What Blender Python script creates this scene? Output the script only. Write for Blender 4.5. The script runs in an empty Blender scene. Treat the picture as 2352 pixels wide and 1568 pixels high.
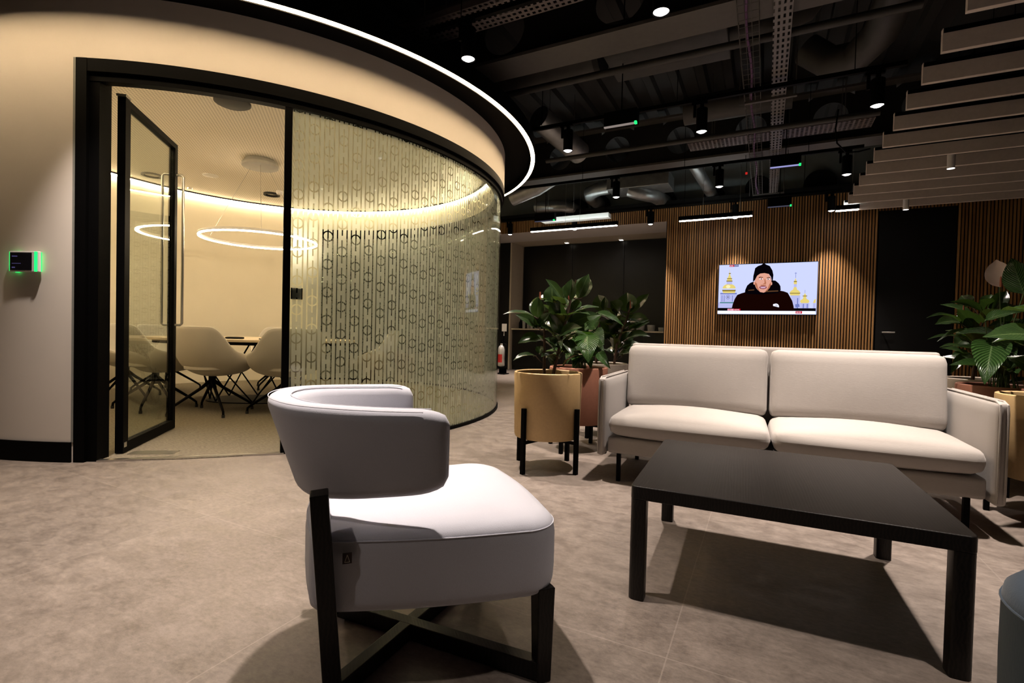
import bpy, bmesh, math, random
from mathutils import Vector, Matrix, Euler
random.seed(7)
SC = bpy.context.scene
COL = SC.collection
PI = math.pi
rad = math.radians

# ------------------------------------------------------------------ camera, world, exposure
CAM_H = 0.95
def make_camera():
    yaw, pitch, roll = rad(27.05), rad(1.15), rad(1.4)
    fw = Vector((-math.sin(yaw)*math.cos(pitch), math.cos(yaw)*math.cos(pitch), -math.sin(pitch)))
    rt0 = Vector((math.cos(yaw), math.sin(yaw), 0))
    up0 = rt0.cross(fw)
    rt = rt0*math.cos(roll) + up0*math.sin(roll)
    up = -rt0*math.sin(roll) + up0*math.cos(roll)
    cd = bpy.data.cameras.new('camera'); cam = bpy.data.objects.new('camera', cd); COL.objects.link(cam)
    m = Matrix((rt, up, -fw)).transposed().to_4x4(); m.translation = (0, 0, CAM_H)
    cam.matrix_world = m
    cd.sensor_fit = 'HORIZONTAL'; cd.sensor_width = 36; cd.lens = 1138*36/2352
    cd.clip_start = 0.05
    SC.camera = cam
make_camera()
SPOT_W = 600           # the track spotlights
WARM = (1.0, 0.62, 0.27)   # LED strip colour
vs = SC.view_settings
vs.view_transform = 'Standard'; vs.look = 'None'; vs.gamma = 1; vs.use_curve_mapping = False
vs.exposure = 0.0
w = bpy.data.worlds.new('world'); SC.world = w; w.use_nodes = True
w.node_tree.nodes['Background'].inputs[0].default_value = (0.9, 0.8, 0.7, 1)
w.node_tree.nodes['Background'].inputs[1].default_value = 0.001

# ------------------------------------------------------------------ materials
class NT:
    def __init__(s, name):
        s.m = bpy.data.materials.new(name); s.m.use_nodes = True
        s.t = s.m.node_tree; s.t.nodes.clear()
        s.out = s.t.nodes.new('ShaderNodeOutputMaterial')
    def n(s, typ, **kw):
        nd = s.t.nodes.new(typ)
        for k, v in kw.items(): setattr(nd, k, v)
        return nd
    def link(s, a, b): s.t.links.new(a, b)
    def setin(s, sock, v):
        if isinstance(v, bpy.types.NodeSocket): s.link(v, sock)
        elif isinstance(v, (tuple, list)) and len(v) == 3 and sock.type == 'RGBA': sock.default_value = (*v, 1)
        else: sock.default_value = v
    def math(s, op, a, b=0.0, c=0.0):
        nd = s.n('ShaderNodeMath', operation=op)
        s.setin(nd.inputs[0], a); s.setin(nd.inputs[1], b)
        if op in ('MULTIPLY_ADD', 'SMOOTH_MIN'): s.setin(nd.inputs[2], c)
        return nd.outputs[0]
    def mix(s, f, a, b):
        nd = s.n('ShaderNodeMix', data_type='RGBA')
        s.setin(nd.inputs[0], f); s.setin(nd.inputs[6], a); s.setin(nd.inputs[7], b)
        return nd.outputs[2]
    def coord(s, which='Object'):
        return s.n('ShaderNodeTexCoord').outputs[which]
    def mapping(s, vec, scale=(1, 1, 1), loc=(0, 0, 0), rot=(0, 0, 0)):
        mp = s.n('ShaderNodeMapping'); s.link(vec, mp.inputs[0])
        mp.inputs['Scale'].default_value = scale; mp.inputs['Location'].default_value = loc; mp.inputs['Rotation'].default_value = rot
        return mp.outputs[0]
    def noise(s, vec, scale=5, detail=3, rough=0.5):
        nd = s.n('ShaderNodeTexNoise'); s.link(vec, nd.inputs['Vector'])
        nd.inputs['Scale'].default_value = scale; nd.inputs['Detail'].default_value = detail; nd.inputs['Roughness'].default_value = rough
        return nd.outputs[0]
    def ramp(s, f, stops):
        nd = s.n('ShaderNodeValToRGB'); s.link(f, nd.inputs[0]); el = nd.color_ramp.elements
        while len(el) < len(stops): el.new(0.5)
        for e, (p, c) in zip(el, stops): e.position = p; e.color = (*c, 1)
        return nd.outputs[0]
    def bsdf(s, col=(0.5,)*3, rough=0.5, metal=0.0, spec=0.5, **kw):
        nd = s.n('ShaderNodeBsdfPrincipled')
        s.setin(nd.inputs['Base Color'], col); s.setin(nd.inputs['Roughness'], rough); s.setin(nd.inputs['Metallic'], metal)
        s.setin(nd.inputs['Specular IOR Level'], spec)
        for k, v in kw.items(): s.setin(nd.inputs[k], v)
        return nd
    def bump(s, h, strength=0.2, dist=0.01):
        nd = s.n('ShaderNodeBump'); s.link(h, nd.inputs['Height']); nd.inputs['Strength'].default_value = strength; nd.inputs['Distance'].default_value = dist
        return nd.outputs[0]
    def done(s, sh):
        s.link(sh.outputs[0] if hasattr(sh, 'outputs') else sh, s.out.inputs[0]); return s.m

def simple(name, col, rough=0.5, metal=0.0, spec=0.5, var=0.06, vs_=18, **kw):
    t = NT(name); nz = t.noise(t.coord(), vs_, 3)
    c = t.mix(nz, tuple(max(0, x*(1-var*2)) for x in col), tuple(min(1, x*(1+var*2)) for x in col))
    return t.done(t.bsdf(c, rough, metal, spec, **kw))
def emit(name, col, strength):
    t = NT(name); e = t.n('ShaderNodeEmission'); e.inputs[0].default_value = (*col, 1); e.inputs[1].default_value = strength
    return t.done(e)
def fabric(name, col, scale=600, sheen=0.25, var=0.12, streak=False):
    t = NT(name); co = t.coord()
    v1 = t.mapping(co, (scale, scale, scale*0.25)) if not streak else t.mapping(co, (scale*0.06, scale*0.3, scale))
    nz = t.noise(v1, 1, 2); n2 = t.noise(co, 6, 3)
    f = t.math('MULTIPLY_ADD', n2, 0.3, t.math('MULTIPLY', nz, 0.7))
    c = t.mix(f, tuple(x*(1-var) for x in col), tuple(min(1, x*(1+var)) for x in col))
    b = t.bsdf(c, 0.9, 0, 0.2, **{'Sheen Weight': sheen, 'Sheen Roughness': 0.5, 'Normal': t.bump(nz, 0.25, 0.002)})
    return t.done(b)

M = {}
M['black'] = simple('black_powder_coat', (0.0015, 0.0014, 0.0015), 0.55, spec=0.05)
M['blackwood'] = None
def wood_black():
    t = NT('black_stained_oak'); co = t.coord()
    v = t.mapping(co, (18, 3, 18)); nz = t.noise(v, 4, 5, 0.65)
    wv = t.n('ShaderNodeTexWave', wave_type='BANDS', bands_direction='X'); t.link(t.mapping(co, (14, 0.8, 14)), wv.inputs[0])
    wv.inputs['Scale'].default_value = 2.2; wv.inputs['Distortion'].default_value = 9; wv.inputs['Detail'].default_value = 3
    h = t.math('MULTIPLY_ADD', wv.outputs[1], 0.6, t.math('MULTIPLY', nz, 0.5))
    c = t.mix(h, (0.004, 0.0032, 0.003), (0.013, 0.010, 0.008))
    return t.done(t.bsdf(c, 0.40, 0, 0.25, Normal=t.bump(h, 0.12, 0.002)))
M['blackwood'] = wood_black()
M['plaster'] = simple('warm_white_plaster', (0.66, 0.60, 0.54), 0.85, spec=0.2, var=0.02, vs_=3)
M['cream'] = simple('cream_room_paint', (0.74, 0.68, 0.55), 0.8, spec=0.2, var=0.02, vs_=3)
M['blue_fabric'] = fabric('light_blue_grey_wool', (0.54, 0.545, 0.61), 900, 0.15)
M['sofa_fabric'] = fabric('light_grey_sofa_weave', (0.345, 0.317, 0.295), 700, 0.15, streak=True)
M['pouf_fabric'] = fabric('slate_blue_rib_fabric', (0.05, 0.075, 0.11), 300, 0.2)
M['shell'] = fabric('beige_chair_fabric', (0.50, 0.46, 0.39), 600, 0.1)
M['chrome'] = simple('brushed_steel', (0.6, 0.58, 0.55), 0.28, 1.0, var=0.03)
M['galv'] = simple('galvanised_duct', (0.30, 0.31, 0.31), 0.4, 0.8, var=0.2, vs_=9)
M['dark_duct'] = simple('painted_dark_duct', (0.032, 0.030, 0.028), 0.55, 0.0, var=0.25, vs_=8)
M['beam'] = simple('grey_painted_steel', (0.075, 0.069, 0.065), 0.6, 0, var=0.1)
M['beam_dark'] = simple('dark_painted_steel', (0.006, 0.006, 0.006), 0.7, 0, var=0.1)
M['baffle'] = simple('light_taupe_felt', (0.62, 0.54, 0.49), 0.9, spec=0.1, var=0.05, vs_=30)
M['white'] = simple('white_painted_metal', (0.7, 0.68, 0.66), 0.45, var=0.02)
M['soffit'] = simple('off_white_soffit', (0.50, 0.46, 0.44), 0.8, var=0.03, vs_=2)
M['beige'] = simple('beige_laminate', (0.40, 0.34, 0.26), 0.6, var=0.04)
M['kitchen'] = simple('black_kitchen_laminate', (0.0026, 0.0023, 0.0023), 0.36, spec=0.2, var=0.1, vs_=3)
M['pale_grey'] = simple('pale_grey_edge_bead', (0.22, 0.22, 0.20), 0.6)
M['rose_grey'] = simple('light_grey_rose', (0.30, 0.29, 0.27), 0.5)
M['deepblack'] = simple('matt_black_panel', (0.004, 0.004, 0.004), 0.6, spec=0.2)
M['teal'] = simple('grey_green_plenum_wall', (0.16, 0.18, 0.18), 0.8, var=0.1, vs_=3)
M['pot_tan'] = simple('tan_planter_shell', (0.50, 0.34, 0.16), 0.6, var=0.05, vs_=60)
M['pot_terr'] = simple('terracotta_planter_shell', (0.26, 0.105, 0.065), 0.65, var=0.05, vs_=60)
M['pot_grey'] = simple('greige_planter_shell', (0.34, 0.29, 0.24), 0.65, var=0.05, vs_=60)
M['soil'] = simple('dark_potting_soil', (0.012, 0.008, 0.006), 0.95, var=0.5, vs_=60)
M['bark'] = simple('brown_plant_stem', (0.07, 0.035, 0.02), 0.7, var=0.3, vs_=40)
M['stake'] = simple('reddish_leaf_sheath', (0.32, 0.09, 0.05), 0.5)
M['stemgreen'] = simple('green_plant_stalk', (0.05, 0.09, 0.02), 0.5)
M['led'] = emit('warm_led_strip', (1.0, 0.74, 0.44), 58)
M['cove'] = emit('warm_cove_led', (1.0, 0.78, 0.48), 98)
M['pendant_led'] = emit('pendant_led', (1.0, 0.80, 0.54), 76)
M['lamp_white'] = emit('white_lamp_lens', (1.0, 0.93, 0.90), 6)
M['line_white'] = emit('linear_lamp_diffuser', (1.0, 0.88, 0.76), 24)
M['up_white'] = emit('linear_lamp_uplight', (0.88, 1.0, 0.97), 26)
M['niche_lamp'] = emit('niche_downlight_lens', (1.0, 0.9, 0.75), 6)
M['green_led'] = emit('green_status_led', (0.015, 1.0, 0.16), 1.7)
M['red_led'] = emit('red_status_led', (1.0, 0.04, 0.03), 0.5)
M['bar_grey'] = emit('dim_sensor_bar', (0.75, 0.62, 0.56), 0.35)
M['screen_black'] = simple('black_display_glass', (0.006, 0.006, 0.010), 0.15)
M['panel_text'] = emit('panel_text', (0.22, 0.18, 0.5), 0.25)
M['label_red'] = simple('red_label', (0.5, 0.02, 0.02), 0.5)
M['ext_red'] = simple('extinguisher_body', (0.5, 0.48, 0.46), 0.35, 0.3)
M['purple'] = simple('purple_data_cable', (0.12, 0.05, 0.14), 0.6)
M['rubber'] = simple('black_rubber_foot', (0.01, 0.01, 0.01), 0.8)
M['dark_tag'] = simple('dark_brown_leather_tag', (0.03, 0.015, 0.012), 0.7)
M['flower'] = simple('white_lily_spathe', (0.62, 0.50, 0.46), 0.6, var=0.05)
M['table_top'] = simple('pale_oak_table_top', (0.45, 0.36, 0.24), 0.5, var=0.08)
M['yellow_sign'] = simple('pale_sign_card', (0.4, 0.38, 0.34), 0.6)

def floor_mat():
    t = NT('concrete_look_floor_tile'); co = t.coord()
    big = t.noise(t.mapping(co, (0.9, 0.55, 1)), 2.2, 5, 0.6)
    fine = t.noise(t.mapping(co, (1.0, 1.6, 1)), 34, 6, 0.75)
    mid = t.noise(t.mapping(co, (1, 1.3, 1)), 9, 5, 0.7)
    def con(x, g): return t.math('MULTIPLY_ADD', x, g, 0.5-0.5*g)
    big, fine, mid = con(big, 2.4), con(fine, 3.2), con(mid, 3.2)
    c1 = t.mix(big, (0.098, 0.079, 0.067), (0.20, 0.166, 0.141))
    c2 = t.mix(t.math('MULTIPLY_ADD', fine, 0.6, t.math('MULTIPLY', mid, 0.5)), (0.052, 0.041, 0.035), (0.275, 0.23, 0.197))
    c = t.mix(0.5, c1, c2)
    sp = t.n('ShaderNodeSeparateXYZ'); t.link(co, sp.inputs[0])
    def seam(x, period, off):
        fr = t.math('FRACT', t.math('DIVIDE', t.math('SUBTRACT', x, off), period))
        d = t.math('MULTIPLY', t.math('MINIMUM', fr, t.math('SUBTRACT', 1.0, fr)), period)
        return t.math('LESS_THAN', d, 0.0022)
    sx = seam(sp.outputs[0], 1.105, -0.23); sy = seam(sp.outputs[1], 1.105, 1.5)
    # each tile a touch lighter or darker
    cx = t.math('FLOOR', t.math('DIVIDE', t.math('SUBTRACT', sp.outputs[0], -0.23), 1.105)); cy = t.math('FLOOR', t.math('DIVIDE', t.math('SUBTRACT', sp.outputs[1], 1.5), 1.105))
    cmb = t.n('ShaderNodeCombineXYZ'); t.link(cx, cmb.inputs[0]); t.link(cy, cmb.inputs[1])
    wn = t.n('ShaderNodeTexWhiteNoise', noise_dimensions='3D'); t.link(cmb.outputs[0], wn.inputs[0])
    hs = t.n('ShaderNodeHueSaturation'); t.link(c, hs.inputs['Color']); t.link(t.math('MULTIPLY_ADD', wn.outputs[0], 0.12, 0.94), hs.inputs['Value'])
    c = t.mix(t.math('MULTIPLY', t.math('MAXIMUM', sx, sy), 0.25), hs.outputs[0], (0.34, 0.30, 0.26))
    r = t.math('MULTIPLY_ADD', mid, 0.25, 0.36)
    return t.done(t.bsdf(c, r, 0, 0.35, Normal=t.bump(fine, 0.10, 0.003)))
M['floor'] = floor_mat()
def carpet_mat():
    t = NT('grey_striated_carpet'); co = t.coord()
    n = t.noise(t.mapping(co, (26, 120, 1), rot=(0, 0, rad(25))), 1, 3, 0.7); n2 = t.noise(co, 4, 2)
    c = t.mix(t.math('MULTIPLY_ADD', n, 1.6, -0.3), (0.075, 0.064, 0.047), (0.27, 0.235, 0.175))
    return t.done(t.bsdf(c, 0.95, 0, 0.1, Normal=t.bump(n, 0.5, 0.004)))
M['carpet'] = carpet_mat()
def slat_mat():
    t = NT('oak_slat_veneer'); co = t.coord(); sp = t.n('ShaderNodeSeparateXYZ'); t.link(co, sp.inputs[0])
    ix = t.math('FLOOR', t.math('DIVIDE', sp.outputs[0], 0.042))
    wn = t.n('ShaderNodeTexWhiteNoise', noise_dimensions='1D'); t.link(ix, wn.inputs[1])
    cb = t.n('ShaderNodeCombineXYZ'); t.link(t.math('MULTIPLY', ix, 3.7), cb.inputs[0]); t.link(sp.outputs[2], cb.inputs[2]); t.link(sp.outputs[0], cb.inputs[1])
    g = t.noise(t.mapping(cb.outputs[0], (1, 60, 1.6)), 2, 4, 0.6)
    f = t.math('MULTIPLY_ADD', wn.outputs[0], 0.45, t.math('MULTIPLY', g, 0.55))
    c = t.ramp(f, [(0.15, (0.145, 0.066, 0.021)), (0.5, (0.27, 0.135, 0.046)), (0.9, (0.38, 0.215, 0.086))])
    return t.done(t.bsdf(c, 0.5, 0, 0.3))
M['slat'] = slat_mat()
def leaf_mat(name, dark, light, vein, quilted=False, rough=0.24):
    t = NT(name); uv = t.coord('UV'); sp = t.n('ShaderNodeSeparateXYZ'); t.link(uv, sp.inputs[0])
    u, v = sp.outputs[0], sp.outputs[1]                      # u across -1..1 stored as 0..1, v along
    au = t.math('ABSOLUTE', t.math('MULTIPLY_ADD', u, 2, -1))
    ph = t.math('MULTIPLY_ADD', au, -0.35 if quilted else -0.2, v)
    rib = t.math('SINE', t.math('MULTIPLY', ph, 95 if quilted else 150))
    mid = t.math('LESS_THAN', au, 0.045)
    nz = t.noise(t.coord(), 9, 2)
    c = t.mix(nz, dark, light)
    c = t.mix(t.math('MULTIPLY', t.math('MAXIMUM', rib, 0), 0.30 if quilted else 0.10), c, vein)
    c = t.mix(t.math('MULTIPLY', mid, 0.7), c, vein)
    geo = t.n('ShaderNodeNewGeometry')
    c = t.mix(t.math('MULTIPLY', geo.outputs['Backfacing'], 0.85), c, (light[0]*1.6+0.045, light[1]*0.8+0.045, light[2]*0.8+0.004))
    b = t.bsdf(c, rough, 0, 0.5, Normal=t.bump(rib, 0.7 if quilted else 0.10, 0.004))
    tr = t.n('ShaderNodeBsdfTranslucent'); tr.inputs[0].default_value = (light[0]*2.2, light[1]*2.2, light[2]*1.2, 1)
    mx = t.n('ShaderNodeMixShader'); mx.inputs[0].default_value = 0.16; t.link(b.outputs[0], mx.inputs[1]); t.link(tr.outputs[0], mx.inputs[2])
    return t.done(mx)
M['ficus'] = leaf_mat('glossy_rubber_leaf', (0.007, 0.017, 0.007), (0.022, 0.045, 0.012), (0.075, 0.11, 0.04))
M['lily'] = leaf_mat('ribbed_lily_leaf', (0.009, 0.026, 0.007), (0.025, 0.070, 0.012), (0.10, 0.17, 0.06), True, 0.25)

def clear_glass(name, tint=(0.93, 0.97, 0.94), refl=1.0):
    t = NT(name)
    tr = t.n('ShaderNodeBsdfTransparent'); tr.inputs[0].default_value = (*tint, 1)
    gl = t.n('ShaderNodeBsdfGlossy'); gl.inputs['Roughness'].default_value = 0.01
    lw = t.n('ShaderNodeLayerWeight'); lw.inputs[0].default_value = 0.5
    f = t.math('MULTIPLY_ADD', t.math('POWER', lw.outputs['Facing'], 4.0), 0.75*refl, 0.035*refl)
    mx = t.n('ShaderNodeMixShader'); t.link(f, mx.inputs[0])
    t.link(tr.outputs[0], mx.inputs[1]); t.link(gl.outputs[0], mx.inputs[2])
    return t.done(mx)
M['glass'] = clear_glass('clear_glass')
def tumbler_mat():
    t = NT('tumbler_glass'); tr = t.n('ShaderNodeBsdfTransparent'); tr.inputs[0].default_value = (0.9, 0.9, 0.9, 1)
    b = t.bsdf((0.55, 0.54, 0.52), 0.08, 0, 0.8); mx = t.n('ShaderNodeMixShader'); mx.inputs[0].default_value = 0.35  # pale diffuse share stands in for glints on the glass
    t.link(tr.outputs[0], mx.inputs[1]); t.link(b.outputs[0], mx.inputs[2]); return t.done(mx)
M['tumbler'] = tumbler_mat()
def film_mat():
    # frosted film with a cut-out pattern of linked ovals, laid out in metres (UV: arc length, height)
    t = NT('frosted_link_pattern_film'); uv = t.coord('UV'); sp = t.n('ShaderNodeSeparateXYZ'); t.link(uv, sp.inputs[0])
    P, CW, W, HL, LT = 0.215, 0.108, 0.037, 0.1075, 0.0050
    q = t.math('DIVIDE', sp.outputs[0], CW); ix = t.math('FLOOR', q)
    x = t.math('MULTIPLY', t.math('SUBTRACT', t.math('FRACT', q), 0.5), CW)
    wn = t.n('ShaderNodeTexWhiteNoise', noise_dimensions='1D'); t.link(ix, wn.inputs[1])
    y = t.math('ADD', sp.outputs[1], t.math('MULTIPLY', t.math('FLOOR', t.math('MULTIPLY', wn.outputs[0], 6)), P/6))
    fy = t.math('MULTIPLY', t.math('SUBTRACT', t.math('FRACT', t.math('DIVIDE', y, P)), 0.5), P)
    ax = t.math('ABSOLUTE', x)
    def stad(yy):
        e = t.math('MAXIMUM', t.math('SUBTRACT', t.math('ABSOLUTE', yy), HL), 0.0)
        d = t.math('SQRT', t.math('ADD', t.math('MULTIPLY', x, x), t.math('MULTIPLY', e, e)))
        return t.math('ABSOLUTE', t.math('SUBTRACT', d, W))
    sgn = t.math('MULTIPLY', t.math('SIGN', fy), P)
    d = t.math('MINIMUM', stad(fy), stad(t.math('SUBTRACT', fy, sgn)))
    mid = t.math('MAXIMUM', ax, t.math('SUBTRACT', t.math('SUBTRACT', P*0.5, t.math('ABSOLUTE', fy)), 0.085))
    d = t.math('MINIMUM', d, mid)
    line = t.math('LESS_THAN', d, LT)
    inz = t.math('MULTIPLY', t.math('GREATER_THAN', sp.outputs[1], 0.0), 1.0)
    line = t.math('MULTIPLY', line, inz)
    tr = t.n('ShaderNodeBsdfTransparent'); tr.inputs[0].default_value = (0.95, 0.97, 0.95, 1)
    df = t.n('ShaderNodeBsdfDiffuse'); df.inputs[0].default_value = (0.40, 0.42, 0.36, 1)
    tl = t.n('ShaderNodeBsdfTranslucent'); tl.inputs[0].default_value = (0.88, 0.88, 0.90, 1)
    rf = t.n('ShaderNodeBsdfRefraction'); rf.inputs[0].default_value = (0.92, 0.93, 0.92, 1); rf.inputs['Roughness'].default_value = 0.65; rf.inputs['IOR'].default_value = 1.18
    m0 = t.n('ShaderNodeMixShader'); m0.inputs[0].default_value = 0.55; t.link(tl.outputs[0], m0.inputs[1]); t.link(rf.outputs[0], m0.inputs[2])
    m1 = t.n('ShaderNodeMixShader'); m1.inputs[0].default_value = 0.80; t.link(df.outputs[0], m1.inputs[1]); t.link(m0.outputs[0], m1.inputs[2])
    m2 = t.n('ShaderNodeMixShader'); m2.inputs[0].default_value = 0.10; t.link(m1.outputs[0], m2.inputs[1]); t.link(tr.outputs[0], m2.inputs[2])
    m3 = t.n('ShaderNodeMixShader'); t.link(line, m3.inputs[0]); t.link(m2.outputs[0], m3.inputs[1]); t.link(tr.outputs[0], m3.inputs[2])
    return t.done(m3)
M['film'] = film_mat()
def perf_ceiling():
    t = NT('perforated_ceiling'); co = t.mapping(t.coord(), (1, 1, 1), rot=(0, 0, rad(45))); sp = t.n('ShaderNodeSeparateXYZ'); t.link(co, sp.inputs[0])
    def cell(x): return t.math('SUBTRACT', t.math('FRACT', t.math('DIVIDE', x, 0.030)), 0.5)
    a, b = cell(sp.outputs[0]), cell(sp.outputs[1])
    d = t.math('ADD', t.math('MULTIPLY', a, a), t.math('MULTIPLY', b, b))
    hole = t.math('LESS_THAN', d, 0.075)
    c = t.mix(hole, (0.86, 0.80, 0.70), (0.50, 0.46, 0.39))
    return t.done(t.bsdf(c, 0.8, 0, 0.2))
M['perf'] = perf_ceiling()
def slot_mat(name, col, pu, pv, hu, hv, axis):
    # perforated cable tray: slots are real gaps (transparent)
    t = NT(name); sp = t.n('ShaderNodeSeparateXYZ'); t.link(t.coord(), sp.inputs[0])
    a, b = (sp.outputs[1], sp.outputs[0]) if axis == 'Y' else (sp.outputs[0], sp.outputs[1])
    ca = t.math('ABSOLUTE', t.math('SUBTRACT', t.math('FRACT', t.math('DIVIDE', a, pu)), 0.5)); cb = t.math('ABSOLUTE', t.math('SUBTRACT', t.math('FRACT', t.math('DIVIDE', b, pv)), 0.5))
    hole = t.math('MULTIPLY', t.math('LESS_THAN', ca, hu), t.math('LESS_THAN', cb, hv))
    b_ = t.bsdf(col, 0.5, 0.3); tr = t.n('ShaderNodeBsdfTransparent')
    mx = t.n('ShaderNodeMixShader'); t.link(hole, mx.inputs[0]); t.link(b_.outputs[0], mx.inputs[1]); t.link(tr.outputs[0], mx.inputs[2])
    return t.done(mx)
M['tray'] = slot_mat('perforated_tray_steel', (0.16, 0.15, 0.15), 0.09, 0.038, 0.3, 0.22, 'Y')
M['trayx'] = slot_mat('perforated_tray_dark', (0.13, 0.11, 0.11), 0.05, 0.05, 0.28, 0.28, 'X')

# ------------------------------------------------------------------ mesh builder
class MB:
    def __init__(s): s.v = []; s.f = []; s.mi = []; s.uv = {}; s.cur = 0; s.X = Matrix.Identity(4)
    def vert(s, p): s.v.append(tuple(s.X @ Vector(p))); return len(s.v)-1
    def face(s, idx, uv=None):
        if uv: s.uv[len(s.f)] = uv
        s.f.append(tuple(idx)); s.mi.append(s.cur)
    def grid(s, pts, cu=False, cv=False, uvs=None):
        R, Cn = len(pts), len(pts[0]); ids = [[s.vert(p) for p in row] for row in pts]
        for i in range(R if cu else R-1):
            for j in range(Cn if cv else Cn-1):
                i2, j2 = (i+1) % R, (j+1) % Cn
                uv = [uvs[i][j], uvs[i][j2], uvs[i2][j2], uvs[i2][j]] if uvs else None
                s.face((ids[i][j], ids[i][j2], ids[i2][j2], ids[i2][j]), uv)
        return ids
    def box(s, c, d, rz=0.0, X=None):
        m = Matrix.Translation(c) @ Matrix.Rotation(rz, 4, 'Z') if X is None else X
        o = [s.vert(m @ Vector((x*d[0]/2, y*d[1]/2, z*d[2]/2))) for x in (-1, 1) for y in (-1, 1) for z in (-1, 1)]
        for q in ((0, 1, 3, 2), (4, 6, 7, 5), (0, 4, 5, 1), (2, 3, 7, 6), (0, 2, 6, 4), (1, 5, 7, 3)): s.face([o[i] for i in q])
    def bb(s, x0, x1, y0, y1, z0, z1): s.box(((x0+x1)/2, (y0+y1)/2, (z0+z1)/2), (x1-x0, y1-y0, z1-z0))
    def tube(s, path, r, seg=10, closed=False, caps=True, flat=None):
        P = [Vector(p) for p in path]; n = len(P); rows = []; prev = None
        for i in range(n):
            if closed: d = P[(i+1) % n]-P[i-1]
            else: d = P[min(i+1, n-1)]-P[max(i-1, 0)]
            d.normalize()
            if prev is None:
                a = Vector((0, 0, 1)) if abs(d.z) < 0.9 else Vector((1, 0, 0))
                u = d.cross(a).normalized()
            else: u = (prev - d*prev.dot(d)).normalized()
            prev = u; v = d.cross(u); rr = r[i] if isinstance(r, (list, tuple)) else r
            rows.append([P[i] + (u*math.cos(2*PI*k/seg)+v*math.sin(2*PI*k/seg))*rr for k in range(seg)])
        ids = s.grid(rows, cu=closed, cv=True)
        if caps and not closed: s.face(ids[0][::-1]); s.face(ids[-1])
    def bar(s, p0, p1, w, h, up=(0, 0, 1), w1=None, h1=None):
        p0, p1 = Vector(p0), Vector(p1); d = (p1-p0).normalized(); up = Vector(up)
        if abs(d.dot(up)) > 0.98: up = Vector((0, 1, 0))
        a = d.cross(up).normalized(); b = a.cross(d); w1 = w if w1 is None else w1; h1 = h if h1 is None else h1
        r0 = [s.vert(p0+a*x*w/2+b*y*h/2) for x, y in ((-1, -1), (1, -1), (1, 1), (-1, 1))]; r1 = [s.vert(p1+a*x*w1/2+b*y*h1/2) for x, y in ((-1, -1), (1, -1), (1, 1), (-1, 1))]
        s.face(r0[::-1]); s.face(r1)
        for k in range(4): s.face((r0[k], r0[(k+1) % 4], r1[(k+1) % 4], r1[k]))
    def lathe(s, prof, c=(0, 0, 0), seg=32, cap0=True, cap1=True):
        rows = [[(c[0]+r*math.cos(2*PI*k/seg), c[1]+r*math.sin(2*PI*k/seg), c[2]+z) for k in range(seg)] for r, z in prof]
        ids = s.grid(rows, cv=True)
        if cap0: s.face(ids[0][::-1])
        if cap1: s.face(ids[-1])
    def cyl(s, c, r, h, seg=24): s.lathe([(r, 0), (r, h)], c, seg)
    def arc(s, c, r0, r1, a0, a1, z0, z1, n=None, uv=False):
        n = n or max(2, int(abs(a1-a0)/2.0)); full = abs(abs(a1-a0)-360) < 1e-6
        rows = []; uvr = []
        for i in range(n if full else n+1):
            a = rad(a0+(a1-a0)*i/n); ca, sa = math.cos(a), math.sin(a)
            rows.append([(c[0]+r*ca, c[1]+r*sa, z) for r, z in ((r0, z0), (r1, z0), (r1, z1), (r0, z1))])
            uvr.append([(a*r1, z) for z in (z0, z0, z1, z1)])
        ids = s.grid(rows, cu=full, cv=True, uvs=uvr if uv and not full else None)
        if not full: s.face(ids[0]); s.face(ids[-1][::-1])
    def ngon(s, pts): s.face([s.vert(p) for p in pts])
    def prism(s, pts, z0, z1):
        a = [s.vert((p[0], p[1], z0)) for p in pts]; b = [s.vert((p[0], p[1], z1)) for p in pts]; n = len(pts)
        s.face(a[::-1]); s.face(b)
        for k in range(n): s.face((a[k], a[(k+1) % n], b[(k+1) % n], b[k]))
    def roundbox(s, c, d, r, puff=(0, 0, 0), n=10, X=None):
        # box with rounded edges, grown outward in the middle of each face by puff
        m = X or Matrix.Translation(c); hx, hy, hz = d[0]/2, d[1]/2, d[2]/2
        # sample lines: dense at edges
        def samp(h):
            k = [-h, -h+r*0.3, -h+r] ; inner = [(-h+r) + (2*h-2*r)*i/n for i in range(1, n)]
            return k + inner + [h-r, h-r*0.3, h]
        sx, sy, sz = samp(hx), samp(hy), samp(hz); cache = {}
        def pt(x, y, z):
            key = (round(x, 6), round(y, 6), round(z, 6))
            if key in cache: return cache[key]
            q = Vector((max(-hx+r, min(hx-r, x)), max(-hy+r, min(hy-r, y)), max(-hz+r, min(hz-r, z)))); dv = Vector((x, y, z))-q
            p = q + dv.normalized()*r if dv.length > 1e-9 else q
            ex, ey, ez = 1-(x/hx)**2, 1-(y/hy)**2, 1-(z/hz)**2
            p = Vector((p.x + math.copysign(1, x)*puff[0]*abs(x/hx)*(max(ey*ez, 0))**1.0, p.y + math.copysign(1, y)*puff[1]*abs(y/hy)*(max(ex*ez, 0))**1.0, p.z + math.copysign(1, z)*puff[2]*abs(z/hz)*(max(ex*ey, 0))**1.0))
            cache[key] = s.vert(m @ p); return cache[key]
        for A, B, f in ((sx, sy, lambda a, b: (a, b, hz)), (sy, sx, lambda a, b: (b, a, -hz)), (sy, sz, lambda a, b: (hx, a, b)), (sz, sy, lambda a, b: (-hx, b, a)), (sz, sx, lambda a, b: (b, hy, a)), (sx, sz, lambda a, b: (a, -hy, b))):
            for i in range(len(A)-1):
                for j in range(len(B)-1):
                    s.face((pt(*f(A[i], B[j])), pt(*f(A[i+1], B[j])), pt(*f(A[i+1], B[j+1])), pt(*f(A[i], B[j+1]))))
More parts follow.
